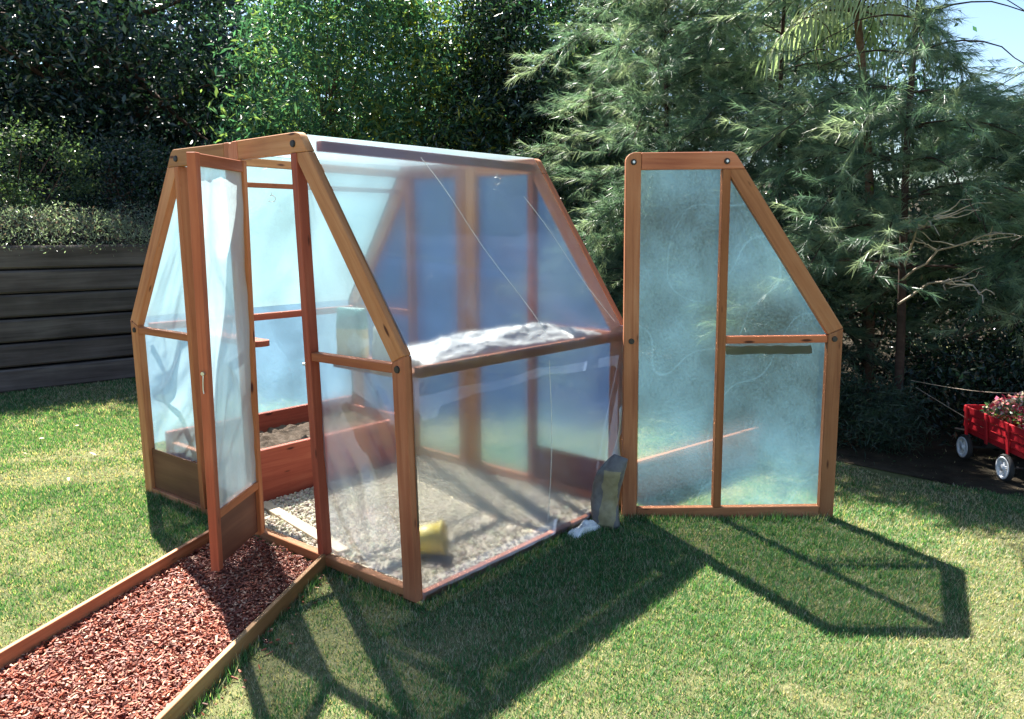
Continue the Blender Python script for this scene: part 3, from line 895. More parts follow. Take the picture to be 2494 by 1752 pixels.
# yellow tub on the gravel
tub = empty('yellow_tub', (0.90, 0.44, 0.02))
tag(tub, 'yellow plastic tub lying on its side on the gravel near the front right post', 'tub')
def lathe(name, prof, mat, parent, mw, seg=24):
    P = np.array(prof); n = len(P)
    th = np.linspace(0, 2 * np.pi, seg, endpoint=False)
    V = np.stack([P[:, 0, None] * np.cos(th), P[:, 0, None] * np.sin(th), np.repeat(P[:, 1, None], seg, 1)], -1).reshape(-1, 3)
    i = np.arange(n - 1)[:, None] * seg; j = np.arange(seg)[None, :]; j2 = (j + 1) % seg
    F = np.stack([i + j, i + j2, i + seg + j2, i + seg + j], -1).reshape(-1, 4)
    return link(name, npmesh(name, V, F, smooth=True), mat, parent, mw)
YM = plain_mat('yellow_plastic', (0.88, 0.70, 0.16), rough=0.4, var=.06)
TM = Matrix.Translation((0.80, 0.38, 0.085))  @ Matrix.Rotation(R_(35), 4, 'Z') @ Matrix.Rotation(R_(82), 4, 'Y') @ Matrix.Scale(0.85, 4)
lathe('tub_body', [(0.001, 0), (0.07, 0), (0.075, .006), (0.095, .18), (0.092, .18), (0.07, .01), (.001, .008)], YM, tub, TM)
lathe('rim', [(0.0955, .168), (0.104, .17), (0.104, .182), (0.0965, .184)], YM, tub, TM)
th = np.linspace(0, math.pi, 14)
hd = tubes_obj('handle', [(np.array([(TM @ Vector((0.10 * math.cos(a), 0.10 * math.sin(a) * .6 + .01, .175 + .05 * math.sin(a))))[:] for a in th]), np.full(14, .0025))], M['wire'], tub, mw=Matrix.Identity(4))

# sack leaning at the back right corner
def sack_mat():
    m, nt, out = new_mat('feed_sack')
    tc = N(nt, 'ShaderNodeTexCoord')
    sp = N(nt, 'ShaderNodeSeparateXYZ'); L(nt, tc.outputs['Object'], sp.inputs[0])
    ax = N(nt, 'ShaderNodeMath', operation='ABSOLUTE'); L(nt, sp.outputs['X'], ax.inputs[0])
    lt = N(nt, 'ShaderNodeMath', operation='LESS_THAN'); L(nt, ax.outputs[0], lt.inputs[0]); lt.inputs[1].default_value = 0.045
    zz_ = N(nt, 'ShaderNodeMath', operation='LESS_THAN'); L(nt, sp.outputs['Z'], zz_.inputs[0]); zz_.inputs[1].default_value = 0.33
    ml = N(nt, 'ShaderNodeMath', operation='MULTIPLY'); L(nt, lt.outputs[0], ml.inputs[0]); L(nt, zz_.outputs[0], ml.inputs[1])
    n1 = N(nt, 'ShaderNodeTexNoise', Scale=25.0, Detail=4.0); L(nt, tc.outputs['Object'], n1.inputs['Vector'])
    n0 = N(nt, 'ShaderNodeTexNoise', Scale=11.0, Detail=3.0); L(nt, tc.outputs['Object'], n0.inputs['Vector'])
    wob = N(nt, 'ShaderNodeMath', operation='MULTIPLY_ADD'); L(nt, n0.outputs[0], wob.inputs[0]); wob.inputs[1].default_value = 0.06; L(nt, ax.outputs[0], wob.inputs[2])
    lt.inputs[1].default_value = 0.075; L(nt, wob.outputs[0], lt.inputs[0])
    r1 = ramp(nt, [(.3, (0.10, 0.095, 0.10)), (.7, (0.19, 0.18, 0.18))]); L(nt, n1.outputs[0], r1.inputs[0])
    r2 = ramp(nt, [(.3, (0.22, 0.18, 0.10)), (.7, (0.36, 0.31, 0.19))]); L(nt, n1.outputs[0], r2.inputs[0])
    mx = N(nt, 'ShaderNodeMix', data_type='RGBA'); L(nt, ml.outputs[0], mx.inputs[0]); L(nt, r1.outputs[0], mx.inputs[6]); L(nt, r2.outputs[0], mx.inputs[7])
    p = N(nt, 'ShaderNodeBsdfPrincipled', Roughness=0.4); L(nt, mx.outputs[2], p.inputs['Base Color']); L(nt, p.outputs[0], out.inputs[0])
    return m
sk = pillow_bag('feed_sack', 0.155, 0.12, 0.41, sack_mat(), None, 14.0, Matrix.Translation((1.312, 1.365, 0.0)) @ Matrix.Rotation(R_(30), 4, 'Z') @ Matrix.Rotation(R_(4), 4, 'Y'), slump=0.04)
tag(sk, 'dark slumped sack with khaki panel standing at the torn back corner of the greenhouse', 'sack')

# ------------------------------------------------------------------ bark path and its edging
PL0, PL1 = np.array([-0.205, -0.03]), np.array([0.46, -1.46])     # left edging
PR0, PR1 = np.array([0.585, -0.02]), np.array([1.62, -1.80])      # right edging
PL1 = PL0 + (PL1 - PL0) * 1.35
floor_poly('bark_path', [tuple(PL0), tuple(PR0), tuple(PR1), tuple(PL1)], 0.004, M['chipbed'])
def edging(name, a, b, label):
    e = empty(name, (*a, 0)); tag(e, label, 'edging board')
    n = 1
    for i in range(n):
        p = a + (b - a) * (i / n) * 1.0; q = a + (b - a) * ((i + 1) / n - .001)
        bar('board', (*p, 0.036), (*q, 0.040), 0.022, 0.092, M['edging'], e, bev=.002)
    return e
edging('path_edging', PL0, PL1, 'long edging board on the lawn side, left of the red bark path')
edging('path_edging', PR0, PR1, 'long edging board along the right side of the red bark path')
n = 24000
u = RNG.random(n); v = RNG.random(n) ** 0.85
pp = (PL0 + (PL1 - PL0) * v[:, None]) * (1 - u)[:, None] + (PR0 + (PR1 - PR0) * v[:, None]) * u[:, None]
sp_ = RNG.random(110); sd_ = np.abs(RNG.normal(0, .07, 110)) + .025
spill = np.concatenate([PL0 + (PL1 - PL0) * sp_[:55, None] + np.array([-.9, -.42]) * sd_[:55, None], PR0 + (PR1 - PR0) * sp_[55:, None] + np.array([.86, .5]) * sd_[55:, None]])
pp[-110:] = spill
cw = np.stack([RNG.uniform(.004, .010, n) * RNG.choice([1, 1, 1.6], n), RNG.uniform(.0022, .005, n), RNG.uniform(.0012, .003, n)], -1)
cube = (np.array([[x, y, z] for x in (-1, 1) for y in (-1, 1) for z in (-1, 1)], float) * np.array([1, 1, 1]), np.array([[0, 1, 3, 2], [4, 6, 7, 5], [0, 4, 5, 1], [2, 3, 7, 6], [0, 2, 6, 4], [1, 5, 7, 3]]))
cube[0][:, 1] *= np.where(cube[0][:, 0] > 0, .55, 1)
th = RNG.uniform(0, 2 * np.pi, n); tx = RNG.normal(0, .35, n); ty = RNG.normal(0, .35, n)
def eul(th, tx, ty):
    c, s_ = np.cos(th), np.sin(th); z0 = np.zeros_like(c); o1 = z0 + 1
    Rz = np.stack([np.stack([c, -s_, z0], -1), np.stack([s_, c, z0], -1), np.stack([z0, z0, o1], -1)], 1)
    c, s_ = np.cos(tx), np.sin(tx)
    Rx = np.stack([np.stack([o1, z0, z0], -1), np.stack([z0, c, -s_], -1), np.stack([z0, s_, c], -1)], 1)
    c, s_ = np.cos(ty), np.sin(ty)
    Ry = np.stack([np.stack([c, z0, s_], -1), np.stack([z0, o1, z0], -1), np.stack([-s_, z0, c], -1)], 1)
    return Rz @ Ry @ Rx
k = RNG.random(n)
tint = np.where((k < .13)[:, None], np.array([0.55, 0.31, 0.20]), np.where((k < .55)[:, None], np.array([0.31, 0.085, 0.045]), np.array([0.17, 0.048, 0.03])))
tint = tint * RNG.uniform(.65, 1.35, n)[:, None]
ch = scatter('bark_chips', cube, np.stack([pp[:, 0], pp[:, 1], RNG.uniform(.006, .03, n)], -1), cw, eul(th, tx, ty), tint, M['chip'])
tag(ch, 'red brown bark chips filling the edged path', 'bark chips', kind='stuff')

LIT = [(-1.5, 3.9), (1.0, 3.75), (1.9, 3.5), (2.9, 3.42), (4.0, 3.9), (6.5, 5.0), (6.5, 10), (-3.5, 10)]
floor_poly('leaf_litter_ground', LIT, 0.006, M['litter'])
# ------------------------------------------------------------------ lawn grass
def in_poly(x, y, pts):
    c = np.zeros(len(x), bool); n = len(pts)
    for i in range(n):
        x1, y1 = pts[i]; x2, y2 = pts[(i + 1) % n]
        with np.errstate(divide='ignore', invalid='ignore'):
            xx = (x2 - x1) * (y - y1) / (y2 - y1) + x1
        c ^= ((y1 > y) != (y2 > y)) & (x < xx)
    return c
def lawn_points(n):
    x = RNG.uniform(-5.2, 5.6, n); y = RNG.uniform(-2.2, 6.0, n)
    d = (x - CAMXY[0]) * FWD[0] + (y - CAMXY[1]) * FWD[1]
    r = (x - CAMXY[0]) * RGT[0] + (y - CAMXY[1]) * RGT[1]
    ok = (d > 1.9) & (np.abs(r) < 0.66 * d + .3)
    ok &= RNG.random(n) < np.clip((3.4 / np.maximum(d, .5)) ** 1.55, 0, 1)
    ok &= ~in_poly(x, y, [(-1.2, 0.0), (1.2, 0.02), (1.2, 1.68), (-1.2, 1.68)])
    ok &= ~in_poly(x, y, [tuple(PL0 - .01), tuple(PR0 + .01), tuple(PR1 + .01), tuple(PL1 - .01)])
    ok &= ~(in_poly(x + .25 * (vnoise(x * 3, y * 3, 9) - .5), y + .5 * (vnoise(x * 2.2, y * 2.2, 4) - .5), LIT) & (RNG.random(n) < .988))
    ok &= ((x - WALL_P[0]) * WALL_N[0] + (y - WALL_P[1]) * WALL_N[1]) < 0.0
    return x[ok], y[ok], d[ok]
x, y, d = lawn_points(2500000)
patch = fbm(x * 0.9 + 3, y * 0.9, 201, 4)                    # where the turf is dry
fine = fbm(x * 7, y * 7, 301, 3)
def segd(ax, ay, bx, by):
    t = np.clip(((x - ax) * (bx - ax) + (y - ay) * (by - ay)) / ((bx - ax) ** 2 + (by - ay) ** 2), 0, 1)
    return np.hypot(x - ax - t * (bx - ax), y - ay - t * (by - ay))
worn = 0.34 * np.exp(-(segd(-2.3, -.75, -1.5, .25) / .17) ** 2) + .22 * np.exp(-(segd(-2.6, -.2, -1.9, .5) / .13) ** 2) + .10 * np.exp(-(segd(1.2, -.55, .95, -1.0) / .2) ** 2) + .06 * np.exp(-(segd(1.9, .1, 2.3, -.3) / .3) ** 2) - .10 * (x < -1.3)
bare = 1 / (1 + np.exp(-(patch * .75 + fine * .55 + worn - 0.665) * 15))
keep = RNG.random(len(x)) > bare * 0.6
x, y, d, bare = x[keep], y[keep], d[keep], bare[keep]
n = len(x)
hgt = RNG.uniform(0.008, 0.024, n) * (1 - .35 * bare) * (1 + .05 * d)
tuf = vnoise(x * 26, y * 26, 411); hgt *= .55 + .9 * tuf
wid = RNG.uniform(0.0012, 0.0025, n) * np.clip(d / 3.0, 1, 3)
az = RNG.uniform(0, 2 * np.pi, n); ln = RNG.uniform(0.2, 1.1, n)
dx, dy = np.cos(az), np.sin(az)
Bz = np.stack([x, y, np.zeros(n)], -1)
side = np.stack([-dy, dx, np.zeros(n)], -1) * wid[:, None]
tip = Bz + np.stack([dx * ln * hgt, dy * ln * hgt, hgt], -1)
V = np.stack([Bz - side, Bz + side, tip], 1).reshape(-1, 3)
F = np.arange(3 * n).reshape(-1, 3)
dry = RNG.random(n) < (0.20 + .58 * bare)
g1 = np.array([0.055, 0.17, 0.06]); g2 = np.array([0.125, 0.27, 0.095]); st_ = np.array([0.50, 0.45, 0.30])
mixv = RNG.random(n)[:, None]
tint = np.where(dry[:, None], st_ * RNG.uniform(.6, 1.15, n)[:, None], (g1 * (1 - mixv) + g2 * mixv) * RNG.uniform(.75, 1.3, n)[:, None])
# longer blades along the timbers where no mower reaches
eb_ = []
for (p_, q_, m_) in (((1.235, 0.0), (1.235, 1.55), 1100), ((-1.2, -.025), (-.1, -.015), 700), ((.62, -.03), (1.2, -.035), 700), ((-1.25, 0), (-1.25, 1.6), 500), ((1.33, 1.50), (2.24, 2.26), 1000),
                     (tuple(PL0 + [-.03, -.01]), tuple(PL1 + [-.03, -.01]), 1000), (tuple(PR0 + [.03, .0]), tuple(PR0 + (PR1 - PR0) * .75 + [.03, .0]), 1300)):
    t_ = RNG.random(m_)[:, None]
    eb_.append(np.array(p_) + (np.array(q_) - np.array(p_)) * t_ + RNG.normal(0, .014, (m_, 2)))
eb_ = np.concatenate(eb_); m_ = len(eb_)
eh = RNG.uniform(.02, .06, m_) * (.4 + .9 * vnoise(eb_[:, 0] * 9, eb_[:, 1] * 9, 31)); ea = RNG.uniform(0, 6.28, m_); el = RNG.uniform(.15, .8, m_)
E0 = np.column_stack([eb_, np.zeros(m_)]); es = np.stack([-np.sin(ea), np.cos(ea), 0 * ea], -1) * .0022
V2 = np.stack([E0 - es, E0 + es, E0 + np.stack([np.cos(ea) * el * eh, np.sin(ea) * el * eh, eh], -1)], 1).reshape(-1, 3)
V = np.concatenate([V, V2]); F = np.arange(len(V)).reshape(-1, 3)
tint = np.concatenate([tint, np.where((RNG.random(m_) < .2)[:, None], st_, g1 + (g2 - g1) * RNG.random(m_)[:, None]) * RNG.uniform(.7, 1.2, m_)[:, None]])
ga = link('grass', npmesh('grass', V, F, np.repeat(tint, 3, 0)), M['grass'])
tag(ga, 'short lawn grass, green with straw coloured dry patches', 'grass', kind='stuff')
print('grass blades', n)

# ------------------------------------------------------------------ retaining wall
rw = empty('retaining_wall', (*(WALL_P), 0), 0)
tag(rw, 'dark weathered timber sleeper retaining wall at the left edge of the lawn', 'retaining wall')
hC = 0.241
for cidx in range(6):
    off = -3.9 + (0.9 if cidx % 2 else 0.0) + random.uniform(-.2, .2)
    q = off
    while q < 5.2:
        ln_ = 2.75 + random.uniform(-.15, .15)
        a = WALL_P + WALL_D * q + WALL_N * (0.1 + random.uniform(-.012, .012) + .012 * cidx)
        b = WALL_P + WALL_D * (q + ln_ - .012) + WALL_N * (0.1 + random.uniform(-.012, .012) + .012 * cidx)
        z = hC * (cidx + .5)
        bar('sleeper', (*a, z + random.uniform(-.006, .006)), (*b, z + random.uniform(-.006, .006)), 0.2, hC - 0.02, M['sleeper'], rw, bev=0.018)
        q += ln_

# ------------------------------------------------------------------ foliage
LEAF = (np.array([[0, 0, 0], [0.5, 0.5, 0.06], [1, 0, 0], [0.5, -0.5, 0.06]], float), np.array([[0, 1, 2], [0, 2, 3]]))
def leaves(name, pos, size, aspect, cols, mat, parent, droop=0.0, rng=RNG, dirs=None, flat=0.0):
    """leaf-sized folded faces at pos; size array; dirs optional preferred directions"""
    n = len(pos)
    D = rng.normal(size=(n, 3))
    if dirs is not None: D = D * 0.55 + dirs
    D[:, 2] -= droop
    D /= np.linalg.norm(D, axis=1)[:, None]
    U = rng.normal(size=(n, 3)); U[:, 2] += flat
    S = np.cross(U, D); S /= np.linalg.norm(S, axis=1)[:, None] + 1e-9
    U = np.cross(D, S)
    Rm = np.stack([D, S, U], -1)
    scl = np.stack([size, size * aspect, size], -1)
    ci = rng.integers(0, len(cols), n)
    tint = np.array(cols)[ci] * rng.uniform(.7, 1.3, n)[:, None]
    return scatter(name, LEAF, pos, scl, Rm, tint, mat, parent)

def clump_points(rng, ells, n, clumps, spread, shell=0.55):
    """points gathered in clumps inside a union of ellipsoids ((cx,cy,cz),(rx,ry,rz))"""
    pts = []; cs = []
    vol = np.array([e[1][0] * e[1][1] * e[1][2] for e in ells]) ** .8; vol = vol / vol.sum()
    for e, f in zip(ells, vol):
        k = max(4, int(clumps * f)); m = int(n * f)
        dr = rng.normal(size=(k, 3)); dr /= np.linalg.norm(dr, axis=1)[:, None]
        rad = shell + (1 - shell) * rng.random(k) ** .6
        c = np.array(e[0]) + dr * rad[:, None] * np.array(e[1])
        ids = rng.integers(0, k, m)
        w = rng.normal(size=(m, 3)) * spread * rng.uniform(.6, 1.5, k)[ids][:, None]
        w[:, 2] *= 0.7
        pts.append(c[ids] + w); cs.append(c)
    return np.concatenate(pts), np.concatenate(cs)

def limbs(rng, base, targets, r0, trunk_h, lean=(0, 0), k=14):
    base = np.array(base, float)
    top = base + np.array([lean[0], lean[1], trunk_h])
    tl = np.linspace(0, 1, 8)
    P = base + (top - base) * tl[:, None] + 0.05 * trunk_h * np.stack([np.sin(tl * 5 + base[0]), np.cos(tl * 4 + base[1]), 0 * tl], -1) * tl[:, None] * (1 - tl[:, None] * .5)
    lst = [(P, r0 * (1.15 - .75 * tl))]
    ids = rng.choice(len(targets), min(k, len(targets)), replace=False)
    for i in ids:
        s = P[rng.integers(2, 8)]
        e = targets[i]
        t = np.linspace(0, 1, 7)[:, None]
        mid = (s + e) / 2 + np.array([0, 0, -.12 * np.linalg.norm(e - s) * rng.uniform(-.6, 1)])
        Q = (1 - t) ** 2 * s + 2 * t * (1 - t) * mid + t * t * e
        lst.append((Q, r0 * .42 * (1 - .85 * t[:, 0])))
    return lst

def tree(name, label, cat, base, ells, n, size, aspect, cols, mat, r0, trunk_h, seed, clumps=140, spread=.22, droop=0.2, group=None, shell=.5, flat=0.6, k=16, lean=(0, 0)):
    rng = np.random.default_rng(seed)
    o = empty(name, base)
    tag(o, label, cat, group)
    pts, cs = clump_points(rng, ells, n, clumps, spread, shell)
    sz = rng.uniform(.7, 1.25, len(pts)) * size
    fo = leaves('crown', pts - np.array(base), sz, aspect, cols, mat, o, droop=droop, rng=rng, flat=flat)
    ls = limbs(rng, (0, 0, -.3), cs - np.array(base), r0, trunk_h + .3, lean, k)
    tubes_obj('trunk', ls, M['bark'], o, 7)
    return o

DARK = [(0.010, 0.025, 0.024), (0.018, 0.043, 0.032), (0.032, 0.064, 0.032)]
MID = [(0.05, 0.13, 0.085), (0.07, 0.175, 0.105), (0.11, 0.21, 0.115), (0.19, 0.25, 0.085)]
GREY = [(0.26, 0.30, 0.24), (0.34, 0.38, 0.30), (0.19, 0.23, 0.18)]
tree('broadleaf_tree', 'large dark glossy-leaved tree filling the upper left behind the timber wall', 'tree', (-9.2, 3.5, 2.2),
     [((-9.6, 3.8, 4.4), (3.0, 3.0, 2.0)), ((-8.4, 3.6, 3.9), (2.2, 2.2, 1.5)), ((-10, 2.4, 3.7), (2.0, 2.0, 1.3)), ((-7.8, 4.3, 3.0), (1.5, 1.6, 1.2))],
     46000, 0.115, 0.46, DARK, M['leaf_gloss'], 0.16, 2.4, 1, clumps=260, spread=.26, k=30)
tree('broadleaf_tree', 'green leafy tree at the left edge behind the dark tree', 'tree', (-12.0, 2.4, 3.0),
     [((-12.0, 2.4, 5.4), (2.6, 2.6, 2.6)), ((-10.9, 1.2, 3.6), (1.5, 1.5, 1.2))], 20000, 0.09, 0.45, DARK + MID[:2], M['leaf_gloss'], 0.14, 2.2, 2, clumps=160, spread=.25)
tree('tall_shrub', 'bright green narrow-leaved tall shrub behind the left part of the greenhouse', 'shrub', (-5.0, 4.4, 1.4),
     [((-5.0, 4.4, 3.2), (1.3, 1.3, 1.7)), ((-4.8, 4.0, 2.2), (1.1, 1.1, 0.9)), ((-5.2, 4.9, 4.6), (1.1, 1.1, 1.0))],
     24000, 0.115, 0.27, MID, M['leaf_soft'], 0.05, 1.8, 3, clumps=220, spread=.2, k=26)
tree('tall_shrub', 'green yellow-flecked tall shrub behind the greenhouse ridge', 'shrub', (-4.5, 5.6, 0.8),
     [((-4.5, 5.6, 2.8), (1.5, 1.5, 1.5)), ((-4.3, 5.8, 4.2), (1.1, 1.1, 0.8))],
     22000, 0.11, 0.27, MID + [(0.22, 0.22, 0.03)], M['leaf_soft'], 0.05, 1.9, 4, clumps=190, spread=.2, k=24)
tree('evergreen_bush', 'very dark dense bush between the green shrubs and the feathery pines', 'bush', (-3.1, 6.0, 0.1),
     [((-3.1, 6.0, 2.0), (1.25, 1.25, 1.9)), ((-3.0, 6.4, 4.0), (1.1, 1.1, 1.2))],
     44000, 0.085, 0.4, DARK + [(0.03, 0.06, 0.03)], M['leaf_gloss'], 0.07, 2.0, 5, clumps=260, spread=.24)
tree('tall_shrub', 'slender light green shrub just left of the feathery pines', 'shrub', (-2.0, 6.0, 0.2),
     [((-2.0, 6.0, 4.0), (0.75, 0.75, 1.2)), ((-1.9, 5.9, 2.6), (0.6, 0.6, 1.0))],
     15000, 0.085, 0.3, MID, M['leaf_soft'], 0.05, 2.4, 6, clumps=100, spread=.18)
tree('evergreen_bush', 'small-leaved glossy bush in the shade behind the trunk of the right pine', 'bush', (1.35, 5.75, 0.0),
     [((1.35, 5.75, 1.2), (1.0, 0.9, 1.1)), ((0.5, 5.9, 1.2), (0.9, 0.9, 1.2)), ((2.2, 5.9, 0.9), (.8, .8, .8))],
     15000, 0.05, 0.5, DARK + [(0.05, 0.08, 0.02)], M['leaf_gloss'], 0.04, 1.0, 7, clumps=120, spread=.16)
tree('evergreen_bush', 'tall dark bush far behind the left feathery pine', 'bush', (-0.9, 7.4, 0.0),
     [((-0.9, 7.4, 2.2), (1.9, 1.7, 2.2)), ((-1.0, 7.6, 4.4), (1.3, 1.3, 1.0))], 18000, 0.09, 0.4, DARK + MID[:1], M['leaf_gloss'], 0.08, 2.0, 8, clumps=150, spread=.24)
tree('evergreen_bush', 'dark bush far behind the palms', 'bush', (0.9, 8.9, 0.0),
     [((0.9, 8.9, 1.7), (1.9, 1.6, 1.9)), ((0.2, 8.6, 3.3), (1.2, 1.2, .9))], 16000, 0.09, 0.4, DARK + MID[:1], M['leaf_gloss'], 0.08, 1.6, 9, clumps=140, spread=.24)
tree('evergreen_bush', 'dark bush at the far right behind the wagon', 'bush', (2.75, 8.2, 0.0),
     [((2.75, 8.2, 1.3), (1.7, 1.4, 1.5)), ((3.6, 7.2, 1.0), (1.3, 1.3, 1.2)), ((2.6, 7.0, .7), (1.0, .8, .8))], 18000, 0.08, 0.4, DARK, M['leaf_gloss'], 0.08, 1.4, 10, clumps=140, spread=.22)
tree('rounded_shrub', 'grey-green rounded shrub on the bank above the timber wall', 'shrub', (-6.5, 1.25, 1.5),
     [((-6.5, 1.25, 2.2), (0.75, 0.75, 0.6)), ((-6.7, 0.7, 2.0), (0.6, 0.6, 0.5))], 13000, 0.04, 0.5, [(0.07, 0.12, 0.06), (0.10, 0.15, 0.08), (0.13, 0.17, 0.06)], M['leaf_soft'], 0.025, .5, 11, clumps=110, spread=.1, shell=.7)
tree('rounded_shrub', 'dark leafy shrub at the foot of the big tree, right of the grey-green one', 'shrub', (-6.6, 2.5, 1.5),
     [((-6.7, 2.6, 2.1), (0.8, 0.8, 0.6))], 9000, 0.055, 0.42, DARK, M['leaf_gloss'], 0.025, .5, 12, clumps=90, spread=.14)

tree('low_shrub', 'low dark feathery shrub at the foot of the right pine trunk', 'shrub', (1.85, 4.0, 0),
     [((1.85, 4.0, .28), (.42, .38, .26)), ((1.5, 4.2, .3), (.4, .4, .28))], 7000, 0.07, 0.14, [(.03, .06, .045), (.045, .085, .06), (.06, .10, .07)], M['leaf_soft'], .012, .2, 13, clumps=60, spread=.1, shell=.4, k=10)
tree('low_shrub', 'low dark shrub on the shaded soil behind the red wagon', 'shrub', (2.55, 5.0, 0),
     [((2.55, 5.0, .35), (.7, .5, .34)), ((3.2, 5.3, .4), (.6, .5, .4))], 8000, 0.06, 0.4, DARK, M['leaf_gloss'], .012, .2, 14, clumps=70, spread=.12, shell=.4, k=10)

# ground cover along the top of the wall
rng = np.random.default_rng(21)
n = 30000
q = rng.uniform(-3.4, 4.2, n); s_ = np.abs(rng.normal(0.38, .38, n)) - .06
hm = 0.14 + .42 * fbm(q * 1.3, s_ * 1.3, 77) * np.clip(s_ * 4 + .3, .2, 1.2)
z = 1.42 + hm * rng.random(n) ** .45 - np.where(s_ < .04, rng.random(n) * .12, 0) + .2 * np.maximum(s_ - .55, 0)
pos = np.stack([WALL_P[0] + WALL_D[0] * q + WALL_N[0] * s_, WALL_P[1] + WALL_D[1] * q + WALL_N[1] * s_, z], -1)
gc = leaves('ground_cover', pos, rng.uniform(.025, .05, n), 0.3, GREY + [(0.2, .22, .16), (.16, .10, .10)], M['leaf_soft'], None, droop=-.6, rng=rng)
tag(gc, 'grey-green trailing ground cover spilling over the top of the timber wall', 'ground cover', kind='stuff')
# low litter of broad leaves along the foot of the hedge and far wood mass behind
rng = np.random.default_rng(22)
n = 45000
dd = rng.uniform(13.5, 18.5, n); rr = rng.uniform(-.72, .36, n) * dd
zt = 3.9 + .7 * fbm(rr * .5, dd * .4, 88) - np.where(rr > 1.0, (rr - 1.0) * .55, 0) + np.where(rr < -2.5, (-rr - 2.5) * .5, 0)
z = rng.random(n) ** .8 * zt
pos = np.stack([CAMXY[0] + FWD[0] * dd + RGT[0] * rr, CAMXY[1] + FWD[1] * dd + RGT[1] * rr, z], -1)
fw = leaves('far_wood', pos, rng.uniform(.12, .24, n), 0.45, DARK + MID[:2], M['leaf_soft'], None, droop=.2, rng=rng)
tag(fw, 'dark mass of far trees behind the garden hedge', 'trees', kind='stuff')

# ------------------------------------------------------------------ feathery pines
NEEDLE_COLS = np.array([(0.13, 0.215, 0.155), (0.18, 0.27, 0.19), (0.27, 0.34, 0.235), (0.09, 0.16, 0.12)])
def sprays(rng, org, dirs, length, per, nl, nw):
    """needles along short twigs: org (n,3), dirs (n,3) unit"""
    n = len(org)
    t = rng.random((n, per))
    b = org[:, None, :] + dirs[:, None, :] * (t * length[:, None])[..., None]
    r = rng.normal(size=(n, per, 3))
    D = dirs[:, None, :] * 1.0 + r * 0.38
    D[..., 2] -= 0.12
    D /= np.linalg.norm(D, axis=2)[..., None]
    ll = nl * rng.uniform(.6, 1.2, (n, per))
    e = b + D * ll[..., None]; e[..., 2] -= ll * .18
    S = np.cross(D, rng.normal(size=(n, per, 3))); S /= np.linalg.norm(S, axis=2)[..., None] + 1e-9
    S *= nw
    V = np.stack([b - S, b + S, e], 2).reshape(-1, 3)
    F = np.arange(len(V)).reshape(-1, 3)
    c = NEEDLE_COLS[rng.integers(0, 4, n)] * rng.uniform(.7, 1.35, n)[:, None]
    tint = np.repeat(c, per * 3, 0)
    return V, F, tint

PALM_C = np.array([1.28, 5.05, 3.42])
GAPS = [(PALM_C + [0, 0, -.1], PALM_C + [.58, -1.76, -.45], .36), (np.array([2.45, 3.75, 1.5]), np.array([2.85, 2.9, 1.5]), .34),
        (np.array([2.77, 3.46, 2.98]), np.array([1.95, 8.6, 4.15]), .52), (np.array([1.98, 4.35, 0.2]), np.array([2.3, 3.2, .6]), .35)]
_w = np.array([2.86, 3.98, .30]); _s = np.array([sd.x, sd.y, sd.z])
GAPS += [(_w + _s * .5, _w + _s * 7, .30), (_w + np.array([-.25, .28, .0]) + _s * .5, _w + np.array([-.25, .28, 0]) + _s * 7, .22)]
def not_in_gap(p):
    ok = np.ones(len(p), bool)
    for a, b, r in GAPS:
        ab = b - a; t = np.clip(((p - a) @ ab) / (ab @ ab), 0, 1)
        ok &= np.linalg.norm(p - a - t[:, None] * ab, axis=1) > r
    return ok

